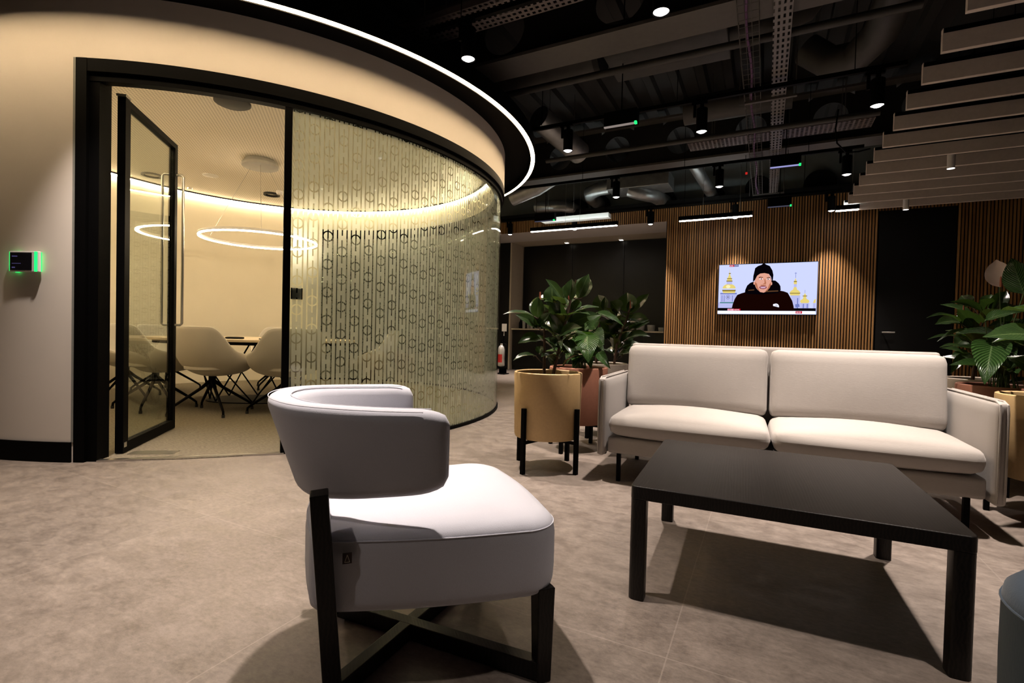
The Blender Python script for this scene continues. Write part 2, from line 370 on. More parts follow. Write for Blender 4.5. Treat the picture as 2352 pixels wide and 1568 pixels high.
    def build(s, name, mats, parent=None, smooth=40, kind=None, bevel=0, fix=True, loc=None, rz=0.0):
        me = bpy.data.meshes.new(name); me.from_pydata(s.v, [], s.f)
        if not isinstance(mats, (list, tuple)): mats = [mats]
        for m in mats: me.materials.append(m)
        me.polygons.foreach_set('material_index', s.mi)
        if s.uv:
            ul = me.uv_layers.new(name='UVMap')
            for fi, uvs in s.uv.items():
                p = me.polygons[fi]
                for k, li in enumerate(p.loop_indices): ul.data[li].uv = uvs[k]
        if fix:
            bm = bmesh.new(); bm.from_mesh(me); bmesh.ops.recalc_face_normals(bm, faces=bm.faces); bm.to_mesh(me); bm.free()
        me.update()
        if smooth:
            me.polygons.foreach_set('use_smooth', [True]*len(me.polygons)); me.set_sharp_from_angle(angle=rad(smooth))
        o = bpy.data.objects.new(name, me); COL.objects.link(o)
        if parent: o.parent = parent
        if kind: o['kind'] = kind
        if loc: o.location = loc
        o.rotation_euler.z = rz
        if bevel:
            b = o.modifiers.new('bevel', 'BEVEL'); b.width = bevel; b.segments = 2; b.limit_method = 'ANGLE'; b.angle_limit = rad(40)
        return o

def tag(o, label, cat, group=None, kind=None):
    o['label'] = label; o['category'] = cat
    if group: o['group'] = group
    if kind: o['kind'] = kind
    return o
def thing(name, label, cat, loc=(0, 0, 0), rz=0.0, group=None):
    o = bpy.data.objects.new(name, None); COL.objects.link(o); o.location = loc; o.rotation_euler.z = rz
    o.empty_display_size = 0.1
    return tag(o, label, cat, group)
def dup(root, loc, rz, label, group=None):
    kids = {}
    for ob in bpy.data.objects: kids.setdefault(ob.parent, []).append(ob)
    def rec(o, par):
        c = o.copy(); COL.objects.link(c)
        if par: c.parent = par
        for ch in kids.get(o, []): rec(ch, c)
        return c
    r = rec(root, None); r.location = loc; r.rotation_euler.z = rz; r['label'] = label
    if group: r['group'] = group
    return r
# ------------------------------------------------------------------ the setting
RC = (-5.48, 4.13)                       # centre of the round meeting room
RO, RG, RI = 2.86, 2.83, 2.75            # outer wall face, glass, inner wall face
SLAT_Y, ZB, ZH, ZT, ZC = 10.0, 2.55, 2.69, 3.165, 3.03
def struct(name, mb, mats, **k): return mb.build(name, mats, kind='structure', **k)
b = MB(); b.bb(-12, 8, -6, 12.5, -0.12, 0.0); struct('floor', b, M['floor'], smooth=0)
b = MB(); b.lathe([(RG-0.02, 0.0005), (RG-0.02, 0.006)], (RC[0], RC[1], 0), 128); struct('floor_carpet', b, M['carpet'], smooth=0)
# ribbed steel deck
b = MB(); rows = []
prof = []
x = -12.0
while x < 8.0:
    prof += [(x, 4.42), (x+0.17, 4.42), (x+0.20, 4.36), (x+0.30, 4.36)]; x += 0.33
b.grid([[(px, y, pz) for px, pz in prof] for y in (-6, 12.5)]); b.bb(-12, 8, -6, 12.5, 4.45, 4.55)
struct('ceiling', b, M['beam_dark'], smooth=0)
# outer walls of the office
b = MB(); b.bb(8, 8.1, -6, 12.5, 0, 4.5); struct('wall_right', b, M['deepblack'], smooth=0)
b = MB(); b.bb(-12, 8, -6.1, -6, 0, 4.5); struct('wall_front', b, M['plaster'], smooth=0)
b = MB(); b.bb(-12.1, -12, -6, 12.5, 0, 4.5); struct('wall_left', b, M['deepblack'], smooth=0)
# slatted oak wall with its black backing
NX1, DX0, DX1 = -1.78, 1.60, 2.60
b = MB(); PIT = 0.042
i = int(-11.5/PIT)
while i*PIT < 7.95:
    x = i*PIT; i += 1
    if x < NX1: z0 = 3.17
    elif DX0-0.03 < x < DX1: z0 = 3.07
    else: z0 = 0.0
    b.bb(x+0.004, x+0.028, SLAT_Y-0.024, SLAT_Y, z0, 3.42)
b.cur = 1
b.bb(-12, NX1, SLAT_Y, SLAT_Y+0.06, 3.17, 3.42); b.bb(NX1, DX0, SLAT_Y, SLAT_Y+0.06, 0, 3.42); b.bb(DX0, DX1, SLAT_Y, SLAT_Y+0.06, 3.07, 3.42); b.bb(DX1, 8, SLAT_Y, SLAT_Y+0.06, 0, 3.42)
struct('wall_back', b, [M['slat'], M['deepblack']], smooth=0)
b = MB(); b.bb(-12, 8, SLAT_Y-0.05, SLAT_Y+0.3, 3.425, 3.56); struct('trim_1', b, M['deepblack'], smooth=0)
b = MB(); b.bb(-12, 8, SLAT_Y+0.30, SLAT_Y+0.4, 3.4, 4.5); struct('wall_upper', b, M['teal'], smooth=0)
# flush black door in the slatted wall
b = MB(); b.bb(DX0+0.01, DX1-0.01, SLAT_Y-0.012, SLAT_Y+0.045, 0.01, 3.06); d = struct('door_2', b, M['deepblack'], smooth=0)
b = MB(); b.tube([(1.70, SLAT_Y-0.012, 1.085), (1.70, SLAT_Y-0.07, 1.085)], 0.012, 12); b.tube([(1.69, SLAT_Y-0.07, 1.085), (1.86, SLAT_Y-0.07, 1.085)], 0.012, 12); b.lathe([(0.028, 0), (0.028, 0.008)], (0, 0, 0), 20)
b.build('door_handle', M['chrome'], d)
# kitchen niche
NX0 = -5.68
b = MB(); b.bb(-12, NX1, SLAT_Y+0.0, 11.0, 3.165, 3.175); b.cur = 1; b.bb(-12, NX1, 11.0, 12.0, 3.165, 3.175)
struct('ceiling_niche', b, [M['soffit'], M['beige']], smooth=0)
b = MB(); b.bb(-12, NX0-0.04, 11.0, 11.1, 0, 3.16); struct('wall_niche', b, M['deepblack'], smooth=0)
b = MB(); b.bb(NX0-0.04, NX0, 11.0, 11.75, 0, 3.16); struct('trim_2', b, M['beige'], smooth=0)
b = MB(); b.bb(NX1, NX1+0.06, SLAT_Y+0.06, 12.0, 0, 3.16); struct('trim_3', b, M['deepblack'], smooth=0)
b = MB(); b.bb(-12, 8, 12.0, 12.1, 0, 4.5); struct('wall_rear', b, M['deepblack'], smooth=0)
# curved plaster wall of the meeting room (solid part) and the band above door and glass
A_JL, A_JR, A_M, A_GB = -61.4, -58.7, -35.0, 127.0
b = MB(); b.arc(RC, RI, RO, A_GB, 360+A_JL, 0, ZT); struct('wall_curved', b, [M['plaster']], smooth=30)
b = MB(); b.arc(RC, RI, RO, A_JL, A_GB, ZH, ZT); struct('wall_header', b, [M['plaster']], smooth=30)
b = MB(); b.arc(RC, RO, RO+0.012, 200, 360+A_JL-0.3, 0.0, 0.135); struct('baseboard_curved', b, M['black'], smooth=30)
b = MB(); b.arc(RC, RI-0.008, RI, A_GB, 360+A_JL, 0.006, 0.06); struct('baseboard_room', b, M['cream'], smooth=30)
b = MB(); b.lathe([(RI-0.001, ZC), (RI-0.001, ZC+0.03)], (RC[0], RC[1], 0), 128); struct('ceiling_room', b, M['perf'], smooth=0)
# black head rail, jamb and mullion
b = MB(); b.arc(RC, RI-0.01, RO+0.004, A_JL, A_GB, ZB+0.055, ZH); b.arc(RC, RI+0.03, RO-0.015, A_JL, A_GB, ZB, ZB+0.055); struct('trim_4', b, M['black'], smooth=30)
b = MB(); b.arc(RC, RI-0.02, RO+0.006, A_JL, A_JL+1.4, 0, ZH); b.arc(RC, RI-0.02, RO-0.02, A_JL+1.4, A_JR, 0, ZB+0.06); struct('door_1', b, M['black'], smooth=30)
b = MB(); b.arc(RC, RG-0.05, RG+0.012, A_M-0.55, A_M+0.45, 0, ZB+0.01); struct('trim_5', b, M['black'], smooth=30)
b = MB(); b.arc(RC, RG-0.03, RG+0.012, A_M+0.45, A_GB, 0.0, 0.03); struct('trim_6', b, M['black'], smooth=30)
p0 = Vector((RC[0]+RG*math.cos(rad(A_JR)), RC[1]+RG*math.sin(rad(A_JR)), 0.006)); p1 = Vector((RC[0]+RG*math.cos(rad(A_M)), RC[1]+RG*math.sin(rad(A_M)), 0.006))
b = MB(); b.bar(p0, p1, 0.045, 0.010); struct('trim_7', b, M['chrome'], smooth=0)
# curved glass panes: outer clear face, frosted patterned film on the inner face
npan = 6
for k in range(npan):
    a0 = A_M+0.45+(A_GB-A_M-0.45)*k/npan+0.03; a1 = A_M+0.45+(A_GB-A_M-0.45)*(k+1)/npan-0.03
    b = MB(); b.arc(RC, RG-0.010, RG, a0, a1, 0.03, ZB+0.005, n=20); g = struct('window_%d' % (k+1), b, M['glass'], smooth=30)
    b = MB(); rows = []; uvr = []
    for i in range(21):
        a = rad(a0+0.05+(a1-a0-0.1)*i/20); r = RG-0.0125
        rows.append([(RC[0]+r*math.cos(a), RC[1]+r*math.sin(a), z) for z in (0.03, ZB)]); uvr.append([(a*r+3, z) for z in (0.03, ZB)])
    b.grid(rows, uvs=uvr); b.build('frosted_film', M['film'], g, smooth=30)
# inner walls get cream paint as a thin lining of the solid part and the band
b = MB(); b.arc(RC, RI-0.006, RI, A_GB+0.3, 360+A_JL-0.3, 0.06, ZC); b.arc(RC, RI-0.006, RI, A_JL, A_GB, ZH+0.002, ZC); struct('wall_lining', b, M['cream'], smooth=30)

# ------------------------------------------------------------------ LED canopy ring and room cove light
b = MB(); b.arc(RC, RO+0.002, 3.18, 0, 360, 3.115, 3.20, n=160); cn = b.build('ring_canopy', M['black'], None, smooth=30)
tag(cn, 'black ring canopy with glowing LED edge around the top of the round room', 'light fitting')
b = MB(); b.arc(RC, 3.18, 3.228, 0, 360, 3.045, 3.20, n=160); b.arc(RC, 3.172, 3.1795, 0, 360, 3.035, 3.20, n=160); b.build('rim', M['black'], cn, smooth=30)  # the thin inner lip is added to shade the top of the wall band
b = MB(); b.arc(RC, 3.182, 3.226, -79.6, 260, 3.0415, 3.0445, n=150); b.arc(RC, 3.182, 3.226, 260.4, 279.9, 3.0415, 3.0445, n=12); b.build('led_strip', M['led'], cn, smooth=30)
b = MB(); b.arc(RC, RI-0.034, RI-0.016, 0, 360, 2.999, 3.012, n=140); cv = b.build('cove_light', M['cove'], None, smooth=30)
tag(cv, 'glowing cove LED strip circling the meeting room under its ceiling', 'light strip')
b = MB(); b.arc(RC, RI-0.055, RI-0.006, 0, 360, 3.012, 3.03, n=140); b.build('channel', M['black'], cv, smooth=30)

# ------------------------------------------------------------------ structure overhead
def cell_beam(name, y0, y1, zb, zt, xs, r, x0, x1, mats):
    yc = (y0+y1)/2; b = MB(); b.bb(x0, x1, y0, y1, zb, zb+0.03); b.bb(x0, x1, y0, y1, zt-0.03, zt); b.cur = 1
    zc = (zb+zt)/2+0.02; z0, z1 = zb+0.03, zt-0.03; t = 0.012; prev = x0; xs = sorted(xs)
    for xc in xs:
        h = r+0.06
        if xc-h > prev: b.bb(prev, xc-h, yc-t, yc+t, z0, z1)
        prev = xc+h; n = 32
        for k in range(n):
            def pr(kk):
                a = 2*PI*kk/n+PI/4; ca, sa = math.cos(a), math.sin(a); sx = h/max(abs(ca), 1e-6); hz = (z1-zc) if sa > 0 else (zc-z0); sz = hz/max(abs(sa), 1e-6); q = min(sx, sz)
                return (xc+r*ca, zc+r*sa), (xc+q*ca, zc+q*sa)
            (i0, o0), (i1, o1) = pr(k), pr(k+1)
            for yy in (yc-t, yc+t): b.ngon([(i0[0], yy, i0[1]), (o0[0], yy, o0[1]), (o1[0], yy, o1[1]), (i1[0], yy, i1[1])])
            b.ngon([(i0[0], yc-t, i0[1]), (i1[0], yc-t, i1[1]), (i1[0], yc+t, i1[1]), (i0[0], yc+t, i0[1])])
    if prev < x1: b.bb(prev, x1, yc-t, yc+t, z0, z1)
    struct(name, b, mats, smooth=0, fix=True)
b = MB(); b.arc(RC, RO-0.01, RO+0.004, A_JL-0.34, A_JL-0.01, 0.136, ZH); struct('trim_10', b, M['pale_grey'], smooth=30)
cell_beam('trim_8', 4.13, 4.47, 3.5, 4.2, [-4.6, -3.48, -2.36, -1.22, -0.1, 1.02, 2.14, 3.3], 0.22, -11, 8, [M['beam'], M['beam_dark']])
cell_beam('trim_9', 7.6, 7.95, 3.5, 4.2, [-4.1, -3.14, -2.18, -1.22, -0.27, 0.68, 1.63, 2.6], 0.20, -11, 8, [M['beam'], M['beam_dark']])
# ------------------------------------------------------------------ lamps
def spot_light(parent, loc, watts, size=66, blend=1.0, col=(1.0, 0.86, 0.76), r=0.035):
    ld = bpy.data.lights.new('lamp_light', 'SPOT'); ld.energy = watts; ld.spot_size = rad(size); ld.spot_blend = blend; ld.color = col; ld.shadow_soft_size = r
    o = bpy.data.objects.new('lamp_light', ld); COL.objects.link(o); o.location = loc; o.parent = parent
    return o
TZ, SPOT_Z = 3.37, 3.05
def make_spot():
    t = thing('track_spotlight', '', 'spotlight', (0, 0, 2.9), 0, 'black cylinder spotlights')
    b = MB(); b.lathe([(0.050, 0.006), (0.055, 0.0), (0.055, 0.235), (0.050, 0.24)], seg=28, cap0=False); b.build('lamp_body', M['black'], t)
    b = MB(); b.lathe([(0.0505, 0.010), (0.0505, 0.013)], seg=24); b.lathe([(0.0505, 0.012), (0.03, -0.004), (0.008, -0.010)], seg=24, cap0=False); b.build('lens', M['lamp_white'], t)
    b = MB(); b.bb(-0.018, 0.018, -0.018, 0.018, 0.238, 0.30); b.bb(-0.085, -0.058, -0.012, 0.012, 0.16, 0.30); b.bb(-0.10, 0.05, -0.016, 0.016, 0.285, 0.31); b.build('track_adapter', M['black'], t, smooth=0)
    spot_light(t, (0, 0, -0.02), SPOT_W)
    return t
SPOTS = [(-2.12, 3.28, 'black cylinder spotlight nearest the glowing ring, upper centre of the photo'),
 (-0.67, 3.34, 'black cylinder spotlight at the very top edge of the photo, over the lounge'),
 (-2.10, 5.38, 'black cylinder spotlight just right of where the glowing ring turns back'),
 (-0.65, 5.45, 'black cylinder spotlight in the row behind the near beam, middle of three'),
 (0.83, 5.49, 'black cylinder spotlight beside the third long ceiling baffle, large and tilted in view'),
 (-2.11, 7.48, 'black cylinder spotlight hanging before the silver fan coil box'),
 (-0.64, 7.54, 'black cylinder spotlight above and left of the television'),
 (0.86, 7.62, 'black cylinder spotlight above the right edge of the television, near the baffle ends'),
 (-5.00, 9.42, 'black cylinder spotlight over the niche edge, leftmost of the far row'),
 (-3.52, 9.53, 'black cylinder spotlight in front of the left linear lamp'),
 (-2.01, 9.61, 'black cylinder spotlight over the right end of the kitchen niche'),
 (-0.54, 9.66, 'black cylinder spotlight in front of the right linear lamp, before the slats'),
 (0.90, 9.74, 'black cylinder spotlight next to the short linear lamp beside the baffles'),
 (-2.45, 1.40, 'black cylinder spotlight behind the camera on the left'),
 (-1.38, 1.42, 'black cylinder spotlight overhead the armchair, above the picture'),
 (-3.62, 1.40, 'black cylinder spotlight by the curved wall at the left, outside the picture'),
 (-1.38, -0.45, 'added dim fill spotlight, a black cylinder unseen behind the camera'),  # fill lamp added to lift the armchair's near side
 (0.83, 1.40, 'black cylinder spotlight overhead at right, above the picture'),
 (0.83, 3.32, 'black cylinder spotlight over the sofa, above the picture')]
DIM = {(-3.62, 1.40): 420, (-2.45, 1.40): 300, (-1.38, -0.45): 70, (0.83, 1.40): 290, (0.83, 3.32): 820}     # lamps dimmed or turned up
sp0 = make_spot()
for k, (x, y, lab) in enumerate(SPOTS):
    o = sp0 if k == 0 else dup(sp0, (0, 0, 0), 0, lab)
    o.location = (x, y, SPOT_Z); o['label'] = lab
    e_ = DIM.get((x, y))
    if e_:
        for q in [q for q in bpy.data.objects if q.parent == o and q.type == 'LIGHT']: q.data = q.data.copy(); q.data.energy = e_; q.data.spot_size = rad(100 if y < 0 else 66)
ROWS = (3.31, 5.44, 7.56, 9.6, 1.42, -0.45)
for o in [q for q in bpy.data.objects if q.name.startswith('track_spotlight')]:
    ry_ = min(ROWS, key=lambda r: abs(r-o.location.y)); o.location.y = max(ry_-0.025, min(ry_+0.025, o.location.y))
def hangers(pts, r, m, parent, ztop=4.37):
    for x, y, z in pts:
        b = MB(); b.tube([(x, y, z), (x, y, ztop)], r, 6); b.build('hanger', m, parent)
def track(name, x0, x1, y, lab, hx=None):
    b = MB(); b.bb(x0, x1, y-0.018, y+0.018, TZ-0.01, TZ+0.03)
    t = tag(b.build(name, M['black'], None, smooth=0), lab, 'lighting track', 'black ceiling lighting tracks')
    hangers([(x, y, TZ+0.03) for x in (hx or [x0+0.3+k*1.55 for k in range(int((x1-x0-0.3)/1.55)+1)])], 0.004, M['black'], t)
track('lighting_track', -2.51, 1.03, 3.31, 'black lighting track in front of the near beam')
track('lighting_track', -2.75, 1.03, 5.44, 'black lighting track between the two beams, nearer one')
track('lighting_track', -4.52, 1.03, 7.56, 'black lighting track just under the far beam')
track('lighting_track', -6.03, 1.03, 9.6, 'black lighting track along the slatted wall', (-5.7, -4.4, -2.9, -1.4, 0.5))
track('lighting_track', -2.4, 0.6, -0.45, 'black lighting track behind the camera')
track('lighting_track', -3.75, 1.00, 1.42, 'black lighting track over the armchair, above the picture')
def linear(x0, x1, y, z, lab):
    b = MB(); b.bb(x0, x1, y-0.03, y+0.03, z, z+0.075)
    t = tag(b.build('linear_lamp', M['black'], None, smooth=0), lab, 'linear lamp', 'black linear lamps by the slatted wall')
    b = MB(); b.bb(x0+0.01, x1-0.01, y-0.026, y+0.026, z-0.012, z+0.001); b.build('diffuser', M['line_white'], t, smooth=0)
    b = MB(); b.bb(x0+0.02, x1-0.02, y-0.02, y+0.02, z+0.0752, z+0.0756); b.build('uplight', M['up_white'], t, smooth=0)
    hangers([(x, y, z+0.07) for x in ((x0+0.75, x1-0.75) if x1-x0 > 1.6 else (x0+0.4, x1-0.2) if x1-x0 > 1 else (x1-0.1,))], 0.003, M['chrome'], t)
linear(-4.34, -2.54, 9.22, 3.0, 'long black linear lamp with white glow above the kitchen niche')
linear(-1.44, -0.25, 9.28, 3.0, 'black linear lamp with white glow above and left of the television')
linear(0.93, 1.25, 9.4, 3.0, 'short end of a linear lamp peeking out beside the baffles')
def sensor(x0, x1, y, z, mat, lab):
    b = MB(); b.bb(x0, x1, y-0.05, y+0.05, z+0.012, z+0.15)
    t = tag(b.build('ceiling_sensor', M['black'], None, smooth=0), lab, 'ceiling device', 'black ceiling boxes with green lights')
    b = MB(); b.bb(x0, x1-0.02, y-0.045, y-0.02, z, z+0.014); b.build('light_bar', mat, t, smooth=0)
    b = MB(); b.bb(x1-0.022, x1, y-0.052, y-0.02, z-0.004, z+0.02); b.build('status_light', M['green_led'], t, smooth=0)
    b = MB(); b.tube([((x0+x1)/2, y, z+0.15), ((x0+x1)/2, y, 4.37)], 0.006, 6); b.build('hanger', M['black'], t)
sensor(-1.52, -1.19, 4.95, 3.03, M['bar_grey'], 'black ceiling box with pale bar and green light, nearest one')
M['bar_blue'] = emit('blue_sensor_bar', (0.45, 0.45, 0.9), 0.7)
sensor(-0.01, 0.32, 6.95, 3.04, M['bar_blue'], 'black ceiling box with bluish bar and green light, above the television')
M['bar_dim'] = emit('faint_sensor_bar', (0.4, 0.4, 0.6), 0.15)
sensor(-0.03, 0.30, 8.85, 3.0, M['bar_dim'], 'black ceiling box with small green light right above the television, farthest')
sensor(-3.95, -3.55, 8.6, 3.03, M['bar_dim'], 'black ceiling box with green light above the left linear lamp')

# baffles and white pendant cylinders
def baffle(k):
    y = 3.55+0.493*k
    b = MB(); b.bb(1.05, 7.6, y-0.02, y+0.02, 3.0, 3.13); b.bb(1.05, 1.056, y-0.02, y+0.02, 3.13, 3.165)
    lab = ['long taupe ceiling baffle at the top right corner of the photo', 'long taupe ceiling baffle, second from the camera', 'long taupe ceiling baffle, third from the camera', 'long taupe ceiling baffle, fourth from the camera', 'long taupe ceiling baffle, fifth from the camera', 'long taupe ceiling baffle, sixth from the camera', 'long taupe ceiling baffle, seventh from the camera', 'long taupe ceiling baffle in front of the nearer white pendant', 'long taupe ceiling baffle just behind the nearer white pendant', 'long taupe ceiling baffle, fourth from the slatted wall', 'long taupe ceiling baffle, third from the slatted wall', 'long taupe ceiling baffle just behind the farther white pendant', 'long taupe ceiling baffle nearest the slatted wall'][k]
    o = tag(b.build('ceiling_baffle', M['baffle'], None, smooth=0, bevel=0.003), lab, 'ceiling baffle', 'parallel ceiling baffles over the right side')
    b = MB(); b.bb(1.058, 7.6, y-0.016, y+0.016, 3.13, 3.165); b.build('top_channel', M['black'], o, smooth=0)
    hangers([(x, y, 3.16) for x in (1.9, 4.2, 6.5)], 0.003, M['black'], o)
for k in range(1, 13): baffle(k)
b = MB()
for x in (1.9, 4.2, 6.5): b.bb(x-0.02, x+0.02, 3.6, 9.7, 3.175, 3.215)
tag(b.build('baffle_rail', M['beam'], None, smooth=0), 'grey steel rails carrying the ceiling baffles', 'rail')
def pend(x, y, lab, wt=90):
    t = thing('pendant_cylinder', lab, 'pendant lamp', (x, y, 2.9), 0, 'white cylinder pendants under the baffles')
    b = MB(); b.lathe([(0.036, 0.0), (0.036, 0.31)], seg=24, cap0=False); b.build('lamp_body', M['white'], t)
    b = MB(); b.lathe([(0.034, 0.004), (0.034, 0.007)], seg=20); b.build('lens', M['lamp_white'], t)
    spot_light(t, (0, 0, -0.015), wt, 70)
pend(1.80, 7.22, 'white cylinder pendant hanging below the baffles, nearer one')
pend(1.80, 9.23, 'small white cylinder pendant below the last baffles by the slatted wall')

# ------------------------------------------------------------------ services overhead
def one(name, b, m, lab, cat, group=None, smooth=40, **k): return tag(b.build(name, m, None, smooth=smooth, **k), lab, cat, group)
b = MB(); b.tube([(-4.6, 4.98, 3.84), (-1.62, 4.98, 3.84)], 0.2, 24); d = one('air_duct', b, M['dark_duct'], 'dark round duct running left behind the near beam', 'duct', 'dark round ducts')
b = MB(); b.tube([(-1.64, 4.98, 3.84), (-1.58, 4.98, 3.84)], 0.225, 24); b.build('flange', M['beam_dark'], d)
b = MB(); b.bb(-1.5, -0.38, 4.75, 5.30, 3.66, 3.98); f = one('fan_coil_unit', b, M['dark_duct'], 'dark boxed fan coil unit beside the round duct', 'duct unit', smooth=0, bevel=0.01)
b = MB(); b.tube([(-0.38, 5.08, 3.82), (0.0, 5.08, 3.82), (0.22, 5.14, 3.9), (0.34, 5.2, 4.1), (0.36, 5.22, 4.36)], 0.13, 20); one('flexible_duct', b, M['dark_duct'], 'bent flexible duct leaving the dark fan coil unit', 'duct', 'dark round ducts')
b = MB(); b.tube([(0.88, 3.55, 3.85), (0.88, 5.0, 3.8), (0.86, 5.6, 3.78), (0.72, 5.95, 3.76), (0.5, 6.05, 3.80), (0.3, 6.1, 4.0)], 0.15, 22); one('air_duct', b, M['dark_duct'], 'dark round duct curving left, beside the upper baffles', 'duct', 'dark round ducts')
b = MB(); b.tube([(-3.2, 4.85, 3.55), (1.0, 4.85, 3.55)], 0.035, 12); one('service_pipe', b, M['dark_duct'], 'straight dark pipe along the near beam', 'pipe', 'ceiling pipes')
b = MB(); b.tube([(-2.8, 6.4, 3.34), (1.0, 6.4, 3.34)], 0.03, 12); one('service_pipe', b, M['dark_duct'], 'straight dark pipe halfway between the two beams', 'pipe', 'ceiling pipes')
b = MB(); b.tube([(-2.75, 6.0, 3.78), (-2.55, 6.6, 3.62), (-2.5, 6.9, 3.58)], 0.16, 20); fd = one('flexible_duct', b, M['galv'], 'grey duct end right beside the glowing ring', 'duct', 'silver ducts'); hangers([(-2.68, 6.2, 3.86), (-2.53, 6.75, 3.7)], 0.004, M['beam'], fd)
b = MB(); b.tube([(-1.02, 6.75, 3.85), (0.2, 6.75, 3.85)], 0.17, 20); one('air_duct', b, M['dark_duct'], 'dark round duct above the pipe between the two beams', 'duct', 'dark round ducts')
b = MB(); b.bb(-2.75, -1.62, 9.15, 9.75, 3.66, 3.92); fc = one('fan_coil_unit', b, M['galv'], 'pale metal fan coil box over the kitchen niche', 'duct unit', smooth=0, bevel=0.008)
b = MB(); b.tube([(-2.75, 9.3, 3.75), (-2.95, 9.3, 3.74), (-3.15, 9.38, 3.7), (-3.2, 9.6, 3.68), (-3.2, 10.3, 3.68)], 0.13, 22); one('flexible_duct', b, M['galv'], 'silver duct elbow at the left end of the fan coil box', 'duct', 'silver ducts')
b = MB(); b.tube([(-2.35, 9.3, 3.66), (-2.2, 9.32, 3.60), (-1.95, 9.6, 3.58), (-1.85, 10.3, 3.62)], 0.13, 22); one('flexible_duct', b, M['galv'], 'silver duct drooping below the fan coil box', 'duct', 'silver ducts')
b = MB(); b.tube([(-1.28, 9.1, 4.05), (-1.18, 9.4, 3.92), (-1.02, 9.85, 3.68), (-0.95, 10.3, 3.6)], 0.10, 22); one('flexible_duct', b, M['galv'], 'silver pipe slanting down into the upper wall, above the right linear lamp', 'duct', 'silver ducts')
b = MB(); b.tube([(-4.3, 8.25, 3.45), (-3.8, 8.28, 3.6), (-3.3, 8.3, 3.85), (-3.05, 8.32, 4.0)], 0.16, 22); fd = one('flexible_duct', b, M['galv'], 'foil wrapped duct rising beside the ring of light', 'duct', 'silver ducts'); hangers([(-3.8, 8.28, 3.7), (-3.2, 8.3, 3.98)], 0.004, M['beam'], fd)
b = MB(); b.bb(-4.15, -2.75, 9.32, 9.52, 3.20, 3.28); fd = one('flat_duct', b, M['white'], 'flat pale duct lit from below, above the left linear lamp', 'duct', smooth=0); hangers([(-4.05, 9.42, 3.28), (-3.5, 9.42, 3.28)], 0.004, M['beam'], fd)
b = MB(); b.tube([(-4.5, 9.8, 3.66), (-3.9, 9.8, 3.62), (-3.75, 9.9, 3.6), (-3.7, 10.3, 3.6)], 0.12, 20); one('flexible_duct', b, M['galv'], 'grey duct behind the left linear lamp, entering a black collar', 'duct', 'silver ducts')
for x, z, r, lab in ((0.77, 3.66, 0.25, 'round black duct collar in the upper wall above the television, right one'), (-0.2, 3.70, 0.22, 'round black duct collar in the upper wall above the television, left one'), (-0.95, 3.6, 0.2, 'round black duct collar at the foot of the slanting silver pipe'), (-3.7, 3.62, 0.22, 'round black duct collar above the left linear lamp'), (-1.85, 3.64, 0.2, 'round black duct collar behind the fan coil box'), (-3.2, 3.68, 0.2, 'round black duct collar behind the silver elbow')):
    b = MB(); b.tube([(x, 10.18, z), (x, 10.31, z)], r, 28); one('duct_collar', b, M['deepblack'], lab, 'duct collar', 'black duct collars')
# cable trays
def tray(name, x0, x1, y0, y1, z, m, lab, axis):
    b = MB()
    if axis == 'Y':
        b.bb(x0, x1, y0, y1, z, z+0.003)
        for x in (x0, x1): b.bb(x-0.0015, x+0.0015, y0, y1, z, z+0.05)
    else:
        b.bb(x0, x1, y0, y1, z, z+0.003)
        for y in (y0, y1): b.bb(x0, x1, y-0.0015, y+0.0015, z, z+0.05)
    t = one(name, b, m, lab, 'cable tray', 'perforated cable trays', smooth=0)
    if axis == 'Y':
        for k in range(4):
            y = y0+0.6+k*1.9; h = MB(); h.bb(x0-0.25, x1+0.1, y-0.02, y+0.02, z-0.025, z-0.003); h.build('tray_bracket', M['beam'], t, smooth=0)
            hangers([(x, y, z-0.02) for x in (x0-0.30, x1+0.09)], 0.005, M['beam'], t)
    else:
        hangers([(x0+0.3+k*(x1-x0-0.6), y, z) for k in range(2) for y in (y0, y1)], 0.005, M['beam'], t)
tray('cable_tray', -0.02, 0.11, 3.3, 9.9, 3.43, M['tray'], 'grey perforated cable tray running straight away from the camera', 'Y')
tray('cable_tray', -2.9, -0.9, 3.35, 3.65, 3.5, M['trayx'], 'dark perforated cable tray at the top beside the near spotlight', 'X')
tray('cable_tray', -1.0, 1.05, 6.95, 7.25, 3.5, M['trayx'], 'dark perforated cable tray in front of the far beam', 'X')
b = MB(); x0, x1, y0, y1, z = -0.27, -0.12, 3.3, 9.9, 3.43
for x in (x0, x0+0.05, x0+0.10, x1): b.tube([(x, y0, z), (x, y1, z)], 0.0025, 5)
for x in (x0, x1): b.tube([(x, y0, z+0.05), (x, y1, z+0.05)], 0.0025, 5)
y = y0
while y < y1: b.tube([(x0, y, z+0.05), (x0, y, z), (x1, y, z), (x1, y, z+0.05)], 0.0025, 5); y += 0.1
one('wire_basket_tray', b, M['beam'], 'wire basket cable tray left of the perforated tray', 'cable tray')
b = MB(); b.tube([(-0.2+0.012*math.sin(k*0.9), 3.3+k*0.215, 3.4445) for k in range(31)], 0.011, 8); one('data_cable', b, M['purple'], 'purple data cable lying in the wire basket tray', 'cable')
b = MB(); b.tube([(0.62, 6.3, 3.4), (0.6, 6.3, 3.2), (0.62, 6.32, 3.05), (0.72, 6.45, 2.98), (0.85, 6.6, 3.02), (0.98, 6.8, 3.1)], 0.008, 8); one('lamp_cable', b, M['black'], 'loose black cable looping down beside the baffle ends', 'cable')
b = MB(); b.bb(-0.35, -0.32, 8.42, 8.44, 3.45, 3.48);  one('alarm_beacon', b, M['red_led'], 'tiny red indicator light beside the wire basket tray', 'indicator light', smooth=0); hangers([(-0.335, 8.43, 3.48)], 0.004, M['black'], bpy.data.objects['alarm_beacon'])

